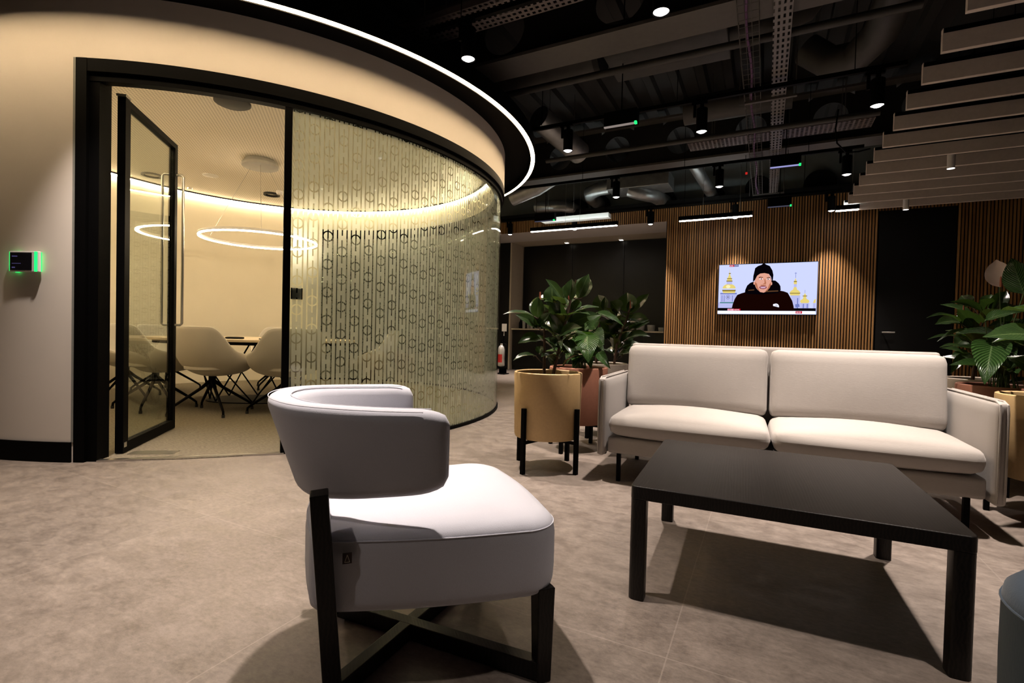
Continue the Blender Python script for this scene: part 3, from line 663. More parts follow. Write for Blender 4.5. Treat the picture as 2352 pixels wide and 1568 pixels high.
# ------------------------------------------------------------------ round meeting room
# pivot door leaf
HB, HF = Vector((-4.085, 1.868, 0)), Vector((-4.735, 2.575, 0))
L = (HF-HB).length; ang = math.atan2(HF.y-HB.y, HF.x-HB.x)
b = MB(); T = 0.05
b.bb(0, 0.075, -T/2, T/2, 0.012, 2.535); b.bb(L-0.055, L, -T/2, T/2, 0.012, 2.535); b.bb(0.075, L-0.055, -T/2, T/2, 0.012, 0.085); b.bb(0.075, L-0.055, -T/2, T/2, 2.49, 2.535)
dl = b.build('door_3', M['black'], None, kind='structure', smooth=0, loc=HB, rz=ang)
b = MB(); b.bb(0.075, L-0.055, -0.005, 0.005, 0.085, 2.49); b.build('door_glass', M['glass'], dl, smooth=0)
for s in (-1, 1):
    b = MB(); hx, o = L-0.03, s*(T/2+0.055)
    b.tube([(hx, s*T/2, 0.935), (hx, o-s*0.015, 0.935), (hx, o, 0.95), (hx, o, 2.25), (hx, o-s*0.015, 2.265), (hx, s*T/2, 2.265)], 0.011, 10); b.build('pull_handle', M['chrome'], dl)
b = MB(); b.bb(-0.01, 0.06, -0.03, 0.03, 2.535, 2.552); b.bb(0.01, 0.05, -0.028, 0.028, 0.05, 0.085); b.build('pivot', M['chrome'], dl, smooth=0)
b = MB(); b.bb(0, 0.30, -0.05, 0.05, 0, 0.006); o = b.build('floor_closer', M['chrome'], None, smooth=0, loc=(-4.05, 1.93, 0.005), rz=rad(35)); tag(o, 'flat steel floor plate of the door pivot by the jamb', 'floor plate')
# conference table
TC = (-5.75, 4.12); TA = rad(27)
t = thing('conference_table', 'oval pale meeting table on black rod legs in the round room', 'table', (*TC, 0.006), TA)
b = MB(); n = 64; ov = lambda a, k=1.0: (1.22*k*math.copysign(abs(math.cos(a))**0.8, math.cos(a)), 0.80*k*math.copysign(abs(math.sin(a))**0.8, math.sin(a)))
b.prism([ov(2*PI*k/n) for k in range(n)], 0.752, 0.778); b.build('table_top', M['table_top'], t, smooth=30)
b = MB(); b.prism([ov(2*PI*k/n, 0.93) for k in range(n)], 0.715, 0.7515); b.build('under_panel', M['black'], t, smooth=30)
b = MB(); b.prism([ov(2*PI*k/n, 0.46) for k in range(n)], 0.0, 0.012); b.build('base_plate', M['black'], t, smooth=30)
for k in range(8):
    a = 2*PI*k/8+0.2; p = ov(a, 0.43); q = ov(a+0.75, 0.62); q2 = ov(a-0.75, 0.62)
    b = MB(); b.tube([(p[0], p[1], 0.012), (q[0], q[1], 0.717)], 0.009, 8); b.tube([(p[0], p[1], 0.012), (q2[0], q2[1], 0.717)], 0.009, 8); b.build('leg', M['black'], t)
b = MB(); b.lathe([(0.09, 0), (0.10, 0.004), (0.10, 0.018), (0.085, 0.022)], seg=32); o = b.build('conference_phone', M['black'], None, loc=(-5.62, 3.75, 0.784)); tag(o, 'small dark conference device lying on the meeting table', 'conference device')
b = MB(); b.bb(-0.15, 0.15, -0.10, 0.10, 0, 0.012); o = b.build('closed_laptop', M['black'], None, smooth=0, bevel=0.004, loc=(-5.2, 3.98, 0.784), rz=0.4); tag(o, 'closed dark laptop on the meeting table near the mullion', 'laptop')
# chairs
def make_mchair():
    t = thing('meeting_chair', '', 'chair', (0, 0, 0.006), 0, 'upholstered shell chairs around the meeting table')
    # local: faces +y ; angle 0 = front
    def rim(a):
        c = math.cos(a)      # 1 front, -1 back
        if c > 0: z = 0.66-0.16*c**0.8; r = 0.37-0.02*c
        else: q = max(0, min(1, (-c-0.12)/0.62)); z = 0.66+0.265*q*q*(3-2*q); r = 0.375-0.065*(-c)
        return r, z
    rows = []; NT_ = 12; NA = 40
    for i in range(NT_+1):
        tt = i/NT_; row = []
        for k in range(NA):
            a = 2*PI*k/NA; r, z = rim(a)
            rr = r*(0.12+0.88*(1-(1-tt)**2.1)); zz = 0.425+(z-0.425)*tt**1.75
            row.append((rr*math.sin(a), rr*math.cos(a), zz))
        rows.append(row)
    b = MB(); b.v = []; ids = b.grid(rows, cv=True); b.face(ids[0][::-1])
    o = b.build('shell', M['shell'], t, smooth=60); m = o.modifiers.new('thick', 'SOLIDIFY'); m.thickness = 0.032; m.offset = 1
    m2 = o.modifiers.new('sub', 'SUBSURF'); m2.levels = 1; m2.render_levels = 1
    b = MB(); rows = [[(0.27*s*math.sin(2*PI*k/32), 0.02+0.27*s*math.cos(2*PI*k/32), z) for k in range(32)] for s, z in ((0.8, 0.455), (1.0, 0.475), (1.0, 0.50), (0.9, 0.515), (0.5, 0.525), (0.05, 0.527))]
    ids = b.grid(rows, cv=True); b.face(ids[0][::-1]); b.face(ids[-1]); b.build('seat_pad', M['shell'], t, smooth=60)
    b = MB(); b.lathe([(0.045, 0.27), (0.035, 0.30), (0.035, 0.40), (0.09, 0.435)], seg=20); b.build('column', M['black'], t)
    for k in range(4):
        a = PI/4+k*PI/2+0.25; ca, sa = math.cos(a), math.sin(a)
        b = MB(); b.tube([(0.02*ca, 0.02*sa, 0.34), (0.10*ca, 0.10*sa, 0.27), (0.36*ca, 0.36*sa, 0.09), (0.395*ca, 0.395*sa, 0.06), (0.40*ca, 0.40*sa, 0.025)], [0.02, 0.017, 0.013, 0.012, 0.012], 10); lg = b.build('leg', M['black'], t)
        b = MB(); b.tube([(0.40*ca, 0.40*sa, 0.03), (0.40*ca, 0.40*sa, 0.0)], 0.016, 10); b.build('foot', M['rubber'], lg)
    return t
mc0 = make_mchair(); MCH = [(-5.24, 3.25, 'beige shell chair seen from behind in the open doorway, complete and nearest the door'), (-6.02, 3.10, 'beige shell chair behind the open door glass, next to the central one'),
 (-7.02, 3.28, 'beige shell chair mostly hidden behind the door stile, far left'), (-4.58, 3.66, 'beige shell chair cut by the black mullion, right of the doorway'), (-7.45, 3.98, 'far side beige shell chair with only its back top showing behind the door glass'),
 (-6.6, 5.12, 'beige shell chair at the far side of the table, showing just left of the mullion'), (-4.62, 5.0, 'beige shell chair behind the patterned glass, right end of the table')]
for k, (x, y, lab) in enumerate(MCH):
    o = mc0 if k == 0 else dup(mc0, (0, 0, 0), 0, lab)
    o.location = (x, y, 0.006); o['label'] = lab; dx, dy = TC[0]-x, TC[1]-y
    o.rotation_euler.z = math.atan2(-dx, dy) - (0.3 if k == 0 else 0)
# pendant ring
PC = (-5.78, 4.18)
t = thing('ring_pendant', 'large glowing ring pendant hanging on wires over the meeting table', 'pendant lamp', (*PC, 2.03))
b = MB(); b.tube([(0.67*math.cos(2*PI*k/96), 0.67*math.sin(2*PI*k/96), 0.022) for k in range(96)], 0.018, 8, closed=True); b.build('ring_body', M['white'], t)
b = MB(); b.arc((0, 0), 0.661, 0.679, 0, 360, -0.006, 0.006, n=96); b.build('led_ring', M['pendant_led'], t, smooth=30)
b = MB(); b.lathe([(0.20, 0.905), (0.21, 0.91), (0.21, 0.945), (0.18, 0.975), (0.17, 0.998)], (0.05, -0.05, 0), seg=40); b.build('ceiling_rose', M['rose_grey'], t)
b = MB()
for k in range(3):
    a = rad(205+120*k); b.tube([(0.67*math.cos(a), 0.67*math.sin(a), 0.03), (0.05+0.12*math.cos(a), -0.05+0.12*math.sin(a), 0.91)], 0.0025, 6)
b.build('suspension_wire', M['chrome'], t)
def ceil_disc(x, y, r, h, m, name, lab, cat, ring=False):
    b = MB(); b.lathe([(r*0.8, -h), (r, -h*0.5), (r, 0)] if not ring else [(r*0.72, -0.002), (r*0.75, -h), (r, -h), (r, 0)], (x, y, ZC), 32, cap1=False, cap0=not ring); tag(b.build(name, m, None), lab, cat)
ceil_disc(-4.5, 2.95, 0.155, 0.03, M['beam_dark'], 'ceiling_speaker', 'dark round ceiling speaker just inside the meeting room door', 'speaker')
ceil_disc(-7.75, 3.92, 0.13, 0.02, M['beam'], 'ceiling_speaker', 'round ceiling fitting seen through the open door glass', 'speaker', True)
ceil_disc(-6.98, 4.27, 0.10, 0.01, M['white'], 'ceiling_vent', 'pale round ceiling plate left of the pendant rose', 'vent')
ceil_disc(-7.0, 5.25, 0.12, 0.03, M['beam_dark'], 'ceiling_speaker', 'dark ring shaped ceiling fitting beside the mullion', 'speaker', True)
ceil_disc(-7.9, 4.52, 0.035, 0.03, M['chrome'], 'sprinkler_head', 'tiny sprinkler head on the meeting room ceiling', 'sprinkler')
ceil_disc(-6.75, 5.2, 0.05, 0.05, M['white'], 'smoke_detector', 'small white smoke detector near the dark ring fitting', 'detector')
# access reader behind the glass
a = rad(-33.55); r = RG-0.03; b = MB(); b.box((0, 0, 0), (0.012, 0.082, 0.085)); o = b.build('access_reader', M['screen_black'], None, smooth=0, bevel=0.003, loc=(RC[0]+r*math.cos(a), RC[1]+r*math.sin(a), 1.195), rz=a); tag(o, 'small square black reader plate on the glass beside the mullion', 'access reader')
# booking panel on the curved wall
a = rad(-67.7); r = RO+0.002
t = thing('booking_panel', 'small white room booking tablet with green glowing sides on the curved wall', 'wall tablet', (RC[0]+r*math.cos(a), RC[1]+r*math.sin(a), 1.335), a-PI/2+PI)
t.rotation_euler.z = a+PI/2          # local x runs along the wall, local -y out of it
X = Matrix.Identity(4)
b = MB(); b.bb(-0.105, 0.105, -0.032, -0.012, -0.068, 0.068); b.build('casing', M['white'], t, smooth=0, bevel=0.004)
b = MB(); b.bb(-0.098, 0.058, -0.0335, -0.0315, -0.058, 0.058); s = b.build('screen', M['screen_black'], t, smooth=0)
b = MB(); b.bb(-0.085, -0.045, -0.0342, -0.0334, 0.030, 0.037); b.bb(-0.085, -0.02, -0.0342, -0.0334, -0.016, -0.012); b.bb(-0.085, -0.062, -0.0342, -0.0334, -0.045, -0.036); b.build('screen_text', M['panel_text'], s, smooth=0)
b = MB(); b.bb(0.078, 0.098, -0.0345, -0.03, -0.066, 0.066); b.bb(0.092, 0.105, -0.014, -0.008, -0.064, 0.064); b.bb(-0.1085, -0.103, -0.030, -0.006, -0.064, 0.064); b.bb(-0.085, -0.06, -0.0115, -0.005, -0.0705, 0.0705); b.build('status_light', M['green_led'], t, smooth=0)
b = MB(); b.bb(-0.07, 0.07, -0.012, 0.004, -0.05, 0.05); b.build('mounting_plate', M['white'], t, smooth=0)
# ------------------------------------------------------------------ kitchen niche
XS = [NX0+0.02, -4.32, -3.02, NX1-0.01]
for k, lab in enumerate(['tall black wall cupboard, left one in the kitchen niche', 'tall black wall cupboard, middle one in the kitchen niche', 'tall black wall cupboard, right one beside the oak slats']):
    b = MB(); b.bb(XS[k]+0.002, XS[k+1]-0.002, 11.67, 11.99, 1.035, 3.155); c = b.build('wall_cupboard', M['kitchen'], None, smooth=0); tag(c, lab, 'cupboard', 'black wall cupboards')
    b = MB(); b.bb(XS[k]+0.004, XS[k+1]-0.004, 11.65, 11.669, 1.04, 3.15); b.build('door', M['kitchen'], c, smooth=0, bevel=0.002)
for k, lab in enumerate(['black base cabinet at the left end under the kitchen counter', 'black base cabinet in the middle under the kitchen counter', 'black base cabinet at the right end under the kitchen counter']):
    b = MB(); b.bb(XS[k]+0.002, XS[k+1]-0.002, 11.12, 11.99, 0.0, 0.998); c = b.build('base_cabinet', M['kitchen'], None, smooth=0); tag(c, lab, 'cabinet', 'black base cabinets')
    b = MB(); xm = (XS[k]+XS[k+1])/2
    b.bb(XS[k]+0.004, xm-0.002, 11.10, 11.119, 0.1, 0.99); b.build('door', M['kitchen'], c, smooth=0, bevel=0.002)
    b = MB(); b.bb(xm+0.002, XS[k+1]-0.004, 11.10, 11.119, 0.1, 0.99); b.build('door', M['kitchen'], c, smooth=0, bevel=0.002)
b = MB(); b.bb(NX0+0.002, NX1-0.002, 11.05, 11.66, 1.0, 1.03); tag(b.build('kitchen_counter', M['beige'], None, smooth=0, bevel=0.003), 'thin beige counter running across the black kitchen niche', 'counter')
def tumbler(x, y, h, r, lab, grp):
    b = MB(); b.lathe([(r*0.85, 0), (r, h), (r-0.004, h), (r*0.85-0.004, 0.008)], seg=20, cap1=True); o = b.build('drinking_glass', M['tumbler'], None, loc=(x, y, 1.031)); tag(o, lab, 'glass', grp)
for k in range(5): tumbler(-5.42+0.105*k, 11.25+0.05*(k % 2), 0.19-0.012*k, 0.042, ['clear glass next to the dark bottle on the counter', 'clear glass, second from the dark bottle on the counter', 'clear glass, third from the dark bottle on the counter', 'clear glass, fourth from the dark bottle on the counter', 'clear glass farthest from the bottle, beside the plant leaves'][k], 'clear glasses at the left end of the counter')
for k, (x, h, r) in enumerate(((-2.52, 0.15, 0.10), (-2.28, 0.14, 0.09), (-2.05, 0.09, 0.08))): tumbler(x, 11.3, h, r, ['wide glass bowl on the counter right of the plants, left of three', 'wide glass bowl on the counter, middle of three', 'low glass bowl on the counter nearest the oak slats'][k], 'glass bowls at the right end of the counter')
b = MB(); b.lathe([(0.05, 0), (0.052, 0.15), (0.02, 0.2), (0.018, 0.23)], seg=20); o = b.build('bottle', M['black'], None, loc=(-5.53, 11.3, 1.031)); tag(o, 'dark bottle at the left end of the kitchen counter', 'bottle')
for x, y, lab in ((-4.40, 11.44, 'small square downlight in the niche soffit, left one'), (-3.07, 11.50, 'small square downlight in the niche soffit, right one')):
    t = thing('niche_downlight', lab, 'downlight', (x, y, 3.155), 0, 'kitchen niche downlights')
    b = MB(); b.bb(-0.05, 0.05, -0.05, 0.05, -0.004, 0.008); b.build('trim_frame', M['white'], t, smooth=0)
    b = MB(); b.bb(-0.04, 0.04, -0.04, 0.04, -0.010, -0.004); b.build('lens', M['niche_lamp'], t, smooth=0); spot_light(t, (0, 0, -0.02), 10, 100)
t = thing('fire_extinguisher', 'fire extinguisher with red label standing by the black wall beyond the glass', 'fire extinguisher', (-5.22, 9.72, 0.0))
b = MB(); b.lathe([(0.0, 0.16), (0.06, 0.165), (0.078, 0.19), (0.078, 0.55), (0.06, 0.61), (0.03, 0.64), (0.03, 0.68)], seg=24); b.build('cylinder', M['ext_red'], t)
b = MB(); b.arc((0, 0), 0.0782, 0.0795, -150, -50, 0.26, 0.44); b.build('label', M['label_red'], t, smooth=30)
b = MB(); b.tube([(0, 0, 0.68), (0, 0, 0.73)], 0.02, 12); b.bar((-0.03, 0, 0.74), (0.09, 0, 0.77), 0.02, 0.012); b.bar((-0.03, 0, 0.71), (0.08, 0, 0.70), 0.02, 0.012); b.tube([(0.02, 0, 0.70), (0.11, 0, 0.66), (0.12, 0, 0.45), (0.10, 0, 0.30)], 0.012, 10); b.build('valve_and_hose', M['black'], t)
b = MB(); b.bb(-0.12, 0.14, -0.12, 0.12, 0.0, 0.02); b.tube([(0, 0.1, 0.02), (0, 0.1, 0.85)], 0.012, 8); b.bb(-0.1, 0.1, -0.1, 0.1, 0.13, 0.16); b.bb(-0.09, 0.09, 0.07, 0.09, 0.02, 0.14); b.build('stand', M['black'], t, smooth=0)
b = MB(); b.bb(-0.05, 0.07, 0.085, 0.09, 0.95, 1.12); b.tube([(0, 0.1, 0.85), (0, 0.1, 1.0)], 0.01, 8); b.build('sign', M['yellow_sign'], t, smooth=0)

# ------------------------------------------------------------------ television
TX0, TX1, TZ0, TZ1, TY = -0.805, 0.775, 1.358, 2.28, 9.915
t = thing('television', 'wall television showing a reporter in a black beanie before golden domes', 'television', ((TX0+TX1)/2, TY, (TZ0+TZ1)/2))
Wt, Ht = TX1-TX0, TZ1-TZ0
b = MB(); b.bb(-Wt/2, Wt/2, 0, 0.045, -Ht/2, Ht/2); b.build('casing', M['screen_black'], t, smooth=0, bevel=0.004)
b = MB(); b.bb(-0.3, 0.3, 0.045, 0.0605, -0.2, 0.2); b.build('wall_bracket', M['black'], t, smooth=0)
def screen():
    b = MB(); mats = []; lay = [0]
    def mat(name, c, s=1.0):
        lin = tuple((x/255)**2.2 for x in c); mats.append(emit('screen_'+name, lin, s)); return len(mats)-1
    def P(x, y):
        u = (x-110)/2130; yt = 195-60*u; v = (1252-y)/(1252-yt)
        return ((u-0.5)*(Wt-0.02), -0.001-0.0006*lay[0], (v-0.5)*(Ht-0.02))
    def poly(mi, pts): b.cur = mi; b.ngon([P(*p) for p in pts]); lay[0] += 1
    def ell(mi, cx, cy, rx, ry, a0=0, a1=360, n=32, rot=0):
        c, s = math.cos(rad(rot)), math.sin(rad(rot))
        poly(mi, [(cx+rx*math.cos(rad(a0+(a1-a0)*k/n))*c - ry*math.sin(rad(a0+(a1-a0)*k/n))*s, cy+rx*math.cos(rad(a0+(a1-a0)*k/n))*s + ry*math.sin(rad(a0+(a1-a0)*k/n))*c) for k in range(n+(0 if a1-a0 >= 360 else 1))])
    sky = mat('sky', (200, 208, 250), 1.1); sky2 = mat('sky_low', (184, 190, 240), 1.05); wall = mat('church', (186, 190, 240), 1.0); wallb = mat('church_shade', (120, 132, 205), 0.9); gold = mat('gold', (228, 208, 120), 1.05); gold2 = mat('gold_shade', (150, 128, 62), 0.9); dk = mat('dark', (14, 10, 16), 1); jack = mat('jacket', (28, 12, 8), 1); skin = mat('skin', (222, 160, 140), 1.05); skin2 = mat('skin_shade', (180, 112, 84), 1); brow = mat('brow', (70, 40, 34), 1); mouth = mat('mouth', (150, 84, 96), 1); teeth = mat('teeth', (215, 180, 205), 1); white = mat('white', (238, 240, 255), 1.15); red = mat('red', (200, 24, 52), 1); navy = mat('navy', (70, 80, 140), 1); streak = mat('streak', (96, 66, 44), 1); grn = mat('green', (70, 130, 130), 1); pink = mat('pink', (238, 170, 190), 1.1); gh = mat('gold_light', (244, 234, 176), 1.1)
    poly(sky, [(110, 197), (2240, 136), (2240, 1252), (110, 1252)]);
    # left tower
    poly(wall, [(150, 805), (535, 805), (500, 1125), (110, 1125), (110, 1000), (150, 1000)]); poly(wallb, [(150, 795), (535, 795), (530, 822), (155, 822)]); poly(grn, [(150, 995), (480, 995), (480, 1018), (150, 1018)]); ell(wallb, 332, 885, 46, 46); ell(wall, 332, 885, 36, 36); ell(dk, 332, 885, 12, 14)
    for x in (190, 240, 430): poly(wallb, [(x, 850), (x+14, 850), (x+14, 985), (x, 985)])
    poly(gold, [(215, 800), (490, 800), (505, 730), (200, 730)]); ell(gold, 352, 700, 150, 100, 180, 360); poly(gold2, [(195, 728), (508, 728), (500, 762), (200, 762)]); ell(gh, 330, 660, 50, 36); poly(wall, [(292, 545), (418, 545), (418, 612), (292, 612)]); poly(gold2, [(285, 530), (425, 530), (425, 552), (285, 552)]); poly(gold, [(300, 495), (412, 495), (412, 530), (300, 530)]); poly(gold2, [(298, 480), (414, 480), (414, 498), (298, 498)]); poly(gold, [(310, 480), (400, 480), (375, 420), (362, 385), (350, 385), (335, 420)]); poly(gold2, [(330, 368), (386, 368), (380, 388), (336, 388)]); poly(gold, [(352, 368), (364, 368), (360, 280), (356, 280)])
    # right towers
    poly(wall, [(1700, 850), (1900, 850), (1900, 1125), (1760, 1125)]); poly(wallb, [(1840, 905), (1862, 905), (1862, 1125), (1840, 1125)]); poly(gold, [(1695, 850), (1885, 850), (1900, 800), (1680, 800)]); poly(gold2, [(1675, 792), (1905, 792), (1895, 812), (1685, 812)]); ell(gold, 1790, 795, 105, 70, 180, 360); poly(gold, [(1745, 735), (1835, 735), (1815, 672), (1765, 672)]); poly(wall, [(1762, 612), (1820, 612), (1820, 672), (1762, 672)]); poly(gold, [(1758, 565), (1824, 565), (1824, 612), (1758, 612)]); poly(gold2, [(1755, 545), (1828, 545), (1822, 566), (1760, 566)]); poly(gold, [(1768, 545), (1814, 545), (1794, 480)]); poly(wallb, [(1788, 480), (1796, 480), (1796, 360), (1788, 360)]); poly(wallb, [(1770, 374), (1816, 374), (1816, 384), (1770, 384)])
    poly(wall, [(1905, 1010), (2090, 1010), (2090, 1125), (1905, 1125)])
    for x in (1960, 2040): poly(wallb, [(x, 1030), (x+22, 1030), (x+22, 1120), (x, 1120)])
    ell(gold, 1995, 985, 96, 64, 180, 360); poly(gold, [(1900, 980), (2090, 980), (2070, 1012), (1920, 1012)]); poly(gold, [(1955, 925), (2032, 925), (2020, 870), (1968, 870)]); poly(gold2, [(1945, 855), (2045, 855), (2040, 872), (1950, 872)]); poly(gold, [(1965, 855), (2025, 855), (1994, 800)]); poly(wallb, [(1990, 800), (1997, 800), (1997, 735), (1990, 735)]); poly(wallb, [(1800, 1040), (1880, 1030), (1900, 1090), (1810, 1110)]); poly(gold, [(2160, 1010), (2215, 1010), (2215, 920), (2185, 945)]); poly(wall, [(2165, 1015), (2218, 1015), (2218, 1125), (2165, 1125)])
    # lower dark strap
    poly(dk, [(110, 1122), (2225, 1122), (2225, 1185), (110, 1185)])
    # reporter
    poly(jack, [(420, 1175), (450, 1040), (490, 930), (545, 840), (640, 805), (715, 785), (1480, 750), (1560, 765), (1640, 795), (1690, 880), (1740, 970), (1770, 1080), (1785, 1175)])
    poly(dk, [(715, 790), (722, 730), (760, 640), (830, 580), (905, 555), (1300, 530), (1370, 535), (1440, 590), (1480, 650), (1490, 735), (1450, 800), (1100, 830), (760, 820)])
    ell(skin, 1105, 560, 182, 215); poly(skin, [(930, 600), (1285, 600), (1250, 690), (1195, 765), (1130, 792), (1050, 780), (985, 715)])
    poly(skin2, [(935, 560), (975, 600), (1000, 690), (1050, 770), (985, 715), (932, 620)]); poly(skin2, [(1283, 560), (1240, 620), (1215, 700), (1150, 780), (1195, 765), (1255, 690), (1290, 600)]); ell(skin, 915, 590, 18, 34); ell(skin, 1290, 600, 16, 34)
    poly(brow, [(1005, 470), (1035, 452), (1100, 460), (1105, 474), (1045, 468), (1015, 482)]); poly(brow, [(1180, 474), (1235, 458), (1268, 474), (1264, 486), (1232, 474), (1184, 486)])
    ell(white, 1062, 500, 36, 13); ell(brow, 1066, 500, 13, 14); ell(white, 1218, 504, 34, 13); ell(brow, 1214, 504, 13, 14)
    poly(skin2, [(1135, 500), (1150, 500), (1176, 590), (1168, 612), (1112, 612), (1100, 596), (1120, 600), (1140, 585)]); poly(skin2, [(1060, 625), (1170, 625), (1176, 645), (1055, 645)])
    ell(mouth, 1110, 682, 84, 36); poly(teeth, [(1048, 672), (1175, 668), (1150, 695), (1075, 698)])
    poly(dk, [(885, 560), (890, 440), (925, 270), (985, 225), (1060, 200), (1095, 172), (1130, 172), (1160, 195), (1240, 225), (1300, 320), (1325, 420), (1315, 530), (1292, 540), (1275, 460), (1225, 395), (1130, 376), (1040, 386), (975, 430), (925, 530)])
    poly(streak, [(790, 735), (920, 722), (920, 744), (790, 752)]); poly(streak, [(1180, 755), (1440, 745), (1440, 768), (1180, 780)])  # reflection streaks, painted as flat brown strips
    poly(white, [(1335, 1040), (1380, 1030), (1385, 1050), (1345, 1060)]); ell(white, 1400, 1090, 66, 64, 180, 360, 20, 14); poly(navy, [(1372, 1052), (1378, 1050), (1420, 1082), (1414, 1088)]); poly(navy, [(1392, 1038), (1398, 1036), (1440, 1078), (1434, 1084)])
    # captions
    poly(white, [(105, 1182), (2210, 1182), (2215, 1248), (105, 1248)]); poly(pink, [(335, 1140), (475, 1140), (475, 1178), (335, 1178)]); poly(red, [(475, 1140), (628, 1140), (628, 1178), (475, 1178)])
    poly(red, [(350, 200), (455, 197), (455, 238), (350, 240)]); poly(navy, [(455, 197), (555, 194), (555, 236), (455, 238)]); poly(red, [(1815, 1186), (1948, 1186), (1948, 1236), (1815, 1236)])
    z = lay[0]
    def text(body, x, y, h, mi):
        cu = bpy.data.curves.new('caption', 'FONT'); cu.body = body; cu.size = 1
        o = bpy.data.objects.new('caption', cu); COL.objects.link(o); bpy.context.view_layer.update()
        me = bpy.data.meshes.new_from_object(o.evaluated_get(bpy.context.evaluated_depsgraph_get()))
        px = P(x, y); sc = h*(Ht/1085)*1.38; b.cur = mi; base = len(b.v)
        for v in me.vertices: b.v.append((px[0]+v.co.x*sc, px[1], px[2]+v.co.y*sc))
        for p in me.polygons: b.face([base+i for i in p.vertices])
        bpy.data.objects.remove(o); bpy.data.curves.remove(cu)
    text('LIVE', 362, 232, 24, white); text('KYIV', 464, 229, 24, white); text('BBC', 352, 1172, 26, red); text('NEWS', 488, 1172, 26, white); text('20:29', 1826, 1226, 28, white)
    return b.build('screen', mats, t, smooth=0, fix=False)
screen()

# ------------------------------------------------------------------ sofa
t = thing('sofa', 'pale grey two-seat sofa with thin arms behind the low black table', 'sofa', (0.05, 3.165, 0), rad(2.0))
b = MB(); b.roundbox((0, 0.36, 0.23), (1.89, 0.68, 0.11), 0.02); b.build('seat_frame', M['sofa_fabric'], t)
b = MB(); b.roundbox((0, 0.735, 0.525), (1.88, 0.06, 0.72), 0.02); b.build('back_panel', M['sofa_fabric'], t)
for s in (-1, 1):
    b = MB(); b.roundbox((s*0.984, 0.375, 0.412), (0.052, 0.77, 0.505), 0.022, (0.006, 0, 0.004)); a = b.build('armrest', M['sofa_fabric'], t)
    b = MB()
    for q in (-1, 1):
        xx = s*0.984+q*0.014; b.tube([(xx, -0.004, 0.175), (xx, -0.012, 0.23), (xx, -0.012, 0.61), (xx, -0.004, 0.652), (xx, 0.04, 0.668), (xx, 0.70, 0.668)], 0.0055, 8)
    b.build('seam', M['sofa_fabric'], a)
    b = MB(); b.roundbox((s*0.474, 0.30, 0.362), (0.938, 0.62, 0.130), 0.058, (0.004, 0.010, 0.05)); b.build('seat_cushion', M['sofa_fabric'], t)
    X = Matrix.Translation((s*0.474, 0.60, 0.645)) @ Matrix.Rotation(rad(-7), 4, 'X')
    b = MB(); b.roundbox((0, 0, 0), (0.938, 0.115, 0.455), 0.05, (0.0, 0.022, 0.0), X=X); b.build('back_cushion', M['sofa_fabric'], t)
    for y in (0.035, 0.66):
        b = MB(); b.bb(s*0.87-0.0125, s*0.87+0.0125, y-0.0125, y+0.0125, 0, 0.178); b.build('leg', M['black'], t, smooth=0)

# ------------------------------------------------------------------ coffee table
t = thing('coffee_table', 'low square black oak coffee table in front of the pale sofa', 'table', (0.05, 2.235, 0), rad(2.3))
hw, hd, rc = 0.482, 0.445, 0.022
pts = []
for cx, cy, a0 in ((hw-rc, hd-rc, 0), (-hw+rc, hd-rc, 90), (-hw+rc, -hd+rc, 180), (hw-rc, -hd+rc, 270)):
    pts += [(cx+rc*math.cos(rad(a0+k*15)), cy+rc*math.sin(rad(a0+k*15))) for k in range(7)]
b = MB(); b.prism(pts, 0.362, 0.410); b.build('table_top', M['blackwood'], t, smooth=30, bevel=0.003)
for sx in (-1, 1):
    for sy in (-1, 1):
        lw = 0.056; pts = []; cx, cy = sx*(hw-lw/2-0.0005), sy*(hd-lw/2-0.0005)
        r2 = 0.016
        for qx, qy, a0 in ((1, 1, 0), (-1, 1, 90), (-1, -1, 180), (1, -1, 270)):
            rr = rc if (qx == sx and qy == sy) else 0.008
            pts += [(cx+qx*(lw/2-rr)+rr*math.cos(rad(a0+k*30)), cy+qy*(lw/2-rr)+rr*math.sin(rad(a0+k*30))) for k in range(4)]
        b = MB(); b.prism(pts, 0.0, 0.362); b.build('leg', M['blackwood'], t, smooth=30)

# ------------------------------------------------------------------ armchair
AC = thing('armchair', 'light blue-grey armchair with curved back on a crossed black wooden base', 'armchair', (-1.112, 1.045, 0), rad(47.5))
t = AC
# seat
def trap_outline(n=96, inset=0.0, grow=0.0):
    # rounded trapezoid: rear x -0.13 half .215 ; front x .615 half .335 (slightly bowed front)
    C_ = [(-0.055, -0.228, 0.06), (0.605, -0.338, 0.10), (0.605, 0.338, 0.10), (-0.055, 0.228, 0.06)]
    P = [Vector((c[0], c[1])) for c in C_]; out = []; m = len(P)
    for i in range(m):
        p, a, c = P[i], P[i-1], P[(i+1) % m]; r = C_[i][2]
        d0, d1 = (a-p).normalized(), (c-p).normalized(); half = math.acos(max(-1, min(1, d0.dot(d1))))/2
        tl = r/math.tan(half); cc = p+(d0+d1).normalized()*(r/math.sin(half)); s0, s1 = p+d0*tl, p+d1*tl
        a0 = math.atan2(s0.y-cc.y, s0.x-cc.x); a1 = math.atan2(s1.y-cc.y, s1.x-cc.x)
        while a1 < a0: a1 += 2*PI
        for k in range(11):
            a_ = a0+(a1-a0)*k/10; out.append((cc.x+r*math.cos(a_), cc.y+r*math.sin(a_)))
        for k in range(1, 8):   # straight run to the next corner start
            q = P[(i+1) % m]; e0 = (p-q).normalized(); e1 = (P[(i+2) % m]-q).normalized(); h2 = math.acos(max(-1, min(1, e0.dot(e1))))/2; t2 = C_[(i+1) % m][2]/math.tan(h2); en = q+e0*t2
            w_ = s1.lerp(en, k/8); bow = 0.014*math.sin(PI*k/8); nn = Vector((en-s1)).normalized(); out.append((w_.x+nn.y*bow, w_.y-nn.x*bow))
    return out
O = trap_outline(); cx0 = sum(p[0] for p in O)/len(O)
